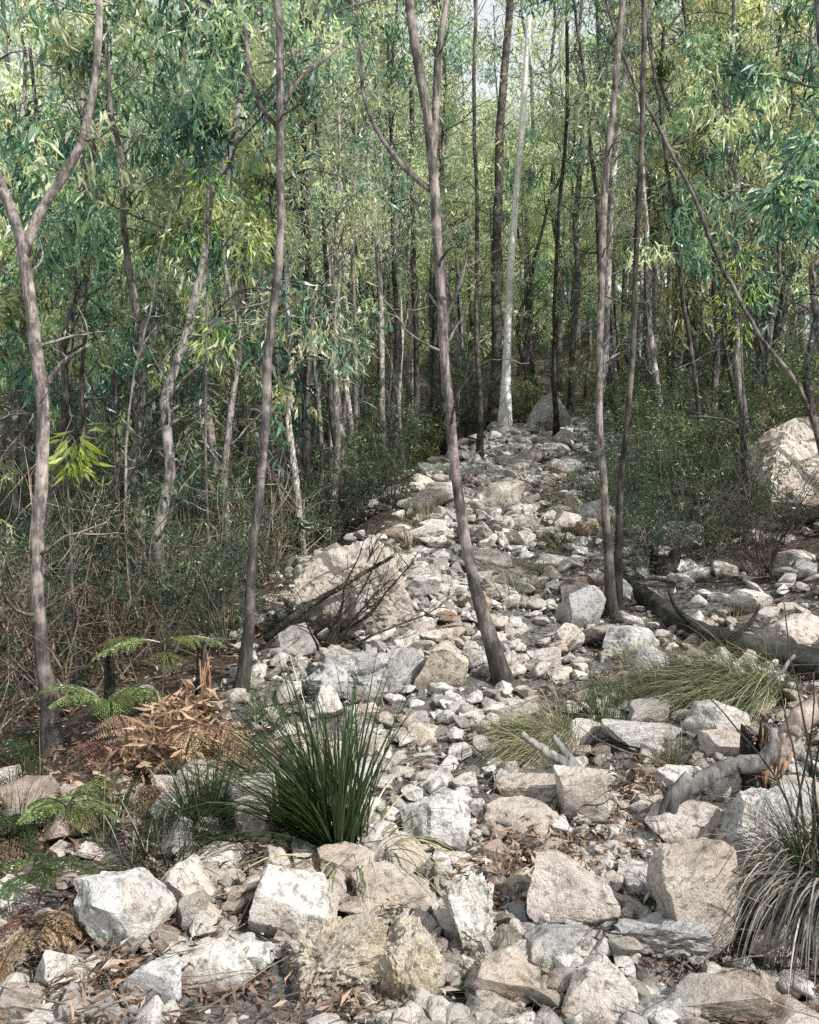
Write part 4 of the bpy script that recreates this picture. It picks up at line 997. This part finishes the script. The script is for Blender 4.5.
# ------------------------------------------------------------------ litter
def build_litter():
    r = np.random.RandomState(9); n = 30000
    y = 2.2 + 10 * r.random_sample(n) ** 1.5; x = r.uniform(-.53, .53, n) * y
    d = pathx(y) - x
    keep = (np.abs(d) > .55) | (r.random_sample(n) < np.where(y < 4.2, .4, .26))
    x, y = x[keep], y[keep]; n = len(x)
    z = hgt(x, y) + r.uniform(0.0, .045, n)
    dirs = r.normal(size=(n, 3)) * np.array([1, 1, .28])
    L = r.uniform(.02, .075, n) * (1 + .06 * np.clip(y - 4, 0, 9)); m = MB()
    m.leaves(np.stack([x, y, z], 1), dirs, L, L * r.uniform(.14, .28, n), np.clip(.45 + r.normal(size=n) * .3, 0, 1), r, .4)
    # denser golden drifts
    for u, v, rad, c in [(520, 868, .22, 420), (655, 800, .16, 420), (560, 880, .16, 250), (640, 850, .2, 300), (30, 800, .2, 250), (70, 800, .14, 260), (495, 905, .15, 200), (110, 1000, .18, 250), (360, 1015, .2, 200)]:
        g = ground_at(u, v); px = g.x + r.normal(size=c) * rad * .6; py = g.y + r.normal(size=c) * rad * .6
        m.leaves(np.stack([px, py, hgt(px, py) + r.uniform(.01, .09, c)], 1), r.normal(size=(c, 3)) * np.array([1, 1, .45]), r.uniform(.03, .075, c), r.uniform(.008, .016, c), np.clip(.74 + r.normal(size=c) * .2, 0, 1), r, .3)
    tag(obj('leaf_litter', m.mesh('leaf_litter', M['litter'])), 'dry brown gum leaves fallen over soil and stones', 'leaf litter', kind='stuff')
    m = MB()
    for i in range(1500):
        yy = 2.3 + 9 * r.random_sample() ** 1.3; xx = r.uniform(-.53, .53) * yy; dd = abs(float(pathx(yy)) - xx)
        if dd < .7 and r.random_sample() < .75: continue
        a = r.uniform(0, 6.28); ln = r.uniform(.08, .5)
        st = wander((0, 0, 0), (math.cos(a), math.sin(a), r.uniform(-.1, .25)), ln, r, 6, .12) + np.array([xx, yy, 0])
        st[:, 2] = np.maximum(st[:, 2] + h1(xx, yy) + .03, hgt(st[:, 0], st[:, 1]) + .008)
        m.tube(st, np.linspace(1, .4, 7) * r.uniform(.002, .006), 4)
    o = obj('twig_litter', m.mesh('twig_litter', M['twig'], True), None, None, (1.1, 1.05, 1)); tag(o, 'fallen twigs and bark strips scattered over the slope', 'twigs', kind='stuff')
build_litter()

# ------------------------------------------------------------------ light, sky, camera
SUN = Vector((.60, -.50, .72)).normalized()
w = bpy.data.worlds.new('World'); scene.world = w; w.use_nodes = True
nt = w.node_tree; bg = nt.nodes['Background']
sky = nt.nodes.new('ShaderNodeTexSky'); sky.sky_type = 'NISHITA'; sky.sun_disc = False
sky.sun_elevation = math.asin(SUN.z); sky.sun_rotation = math.atan2(SUN.x, SUN.y)
sky.altitude = 300; sky.air_density = .9; sky.dust_density = 9.0; sky.ozone_density = .6
tc = nt.nodes.new('ShaderNodeTexCoord'); cn = nt.nodes.new('ShaderNodeTexNoise'); cn.inputs['Scale'].default_value = 2.6; cn.inputs['Detail'].default_value = 6
nt.links.new(tc.outputs['Generated'], cn.inputs['Vector'])
cr = nt.nodes.new('ShaderNodeValToRGB'); cr.color_ramp.elements[0].position = .38; cr.color_ramp.elements[1].position = .60
cr.color_ramp.elements[0].color = (.2, .2, .2, 1)
nt.links.new(cn.outputs['Fac'], cr.inputs['Fac'])
mx = nt.nodes.new('ShaderNodeMix'); mx.data_type = 'RGBA'; mx.inputs[7].default_value = (4.6, 5.05, 5.5, 1)     # thin bright cloud over blue
nt.links.new(cr.outputs['Color'], mx.inputs[0]); nt.links.new(sky.outputs[0], mx.inputs[6])
sz = nt.nodes.new('ShaderNodeSeparateXYZ'); nt.links.new(tc.outputs['Generated'], sz.inputs[0])     # bright haze low in the sky
hr = nt.nodes.new('ShaderNodeMapRange'); hr.inputs['From Min'].default_value = .70; hr.inputs['From Max'].default_value = .48; nt.links.new(sz.outputs['Z'], hr.inputs['Value'])
hm = nt.nodes.new('ShaderNodeMix'); hm.data_type = 'RGBA'; hm.inputs[7].default_value = (6.0, 6.4, 6.7, 1)
nt.links.new(hr.outputs['Result'], hm.inputs[0]); nt.links.new(mx.outputs[2], hm.inputs[6])
nt.links.new(hm.outputs[2], bg.inputs[0]); bg.inputs[1].default_value = .15
sl = bpy.data.lights.new('sun', 'SUN'); sl.energy = 5.0; sl.angle = R(.5); sl.color = (1, .97, .935)
so = bpy.data.objects.new('sun', sl); col.objects.link(so); so.rotation_euler = (-SUN).to_track_quat('-Z', 'Y').to_euler(); so.location = (20, -5, 30)

cd = bpy.data.cameras.new('camera'); cam = bpy.data.objects.new('camera', cd); col.objects.link(cam)
cam.location = (0, 0, CAMZ); cam.rotation_euler = (R(90), 0, 0)
cd.sensor_fit = 'VERTICAL'; cd.sensor_height = 24; cd.lens = 24 * F / 1024; cd.clip_start = .05; cd.clip_end = 600
scene.camera = cam
scene.view_settings.view_transform = 'Standard'; scene.view_settings.look = 'None'; scene.view_settings.exposure = 0
scene.cycles.max_bounces = 3; scene.cycles.diffuse_bounces = 1; scene.cycles.glossy_bounces = 1; scene.cycles.transmission_bounces = 3
scene.cycles.use_adaptive_sampling = True; scene.cycles.adaptive_threshold = .015; scene.cycles.use_light_tree = False
scene.cycles.use_denoising = False; scene.cycles.sampling_pattern = 'TABULATED_SOBOL'
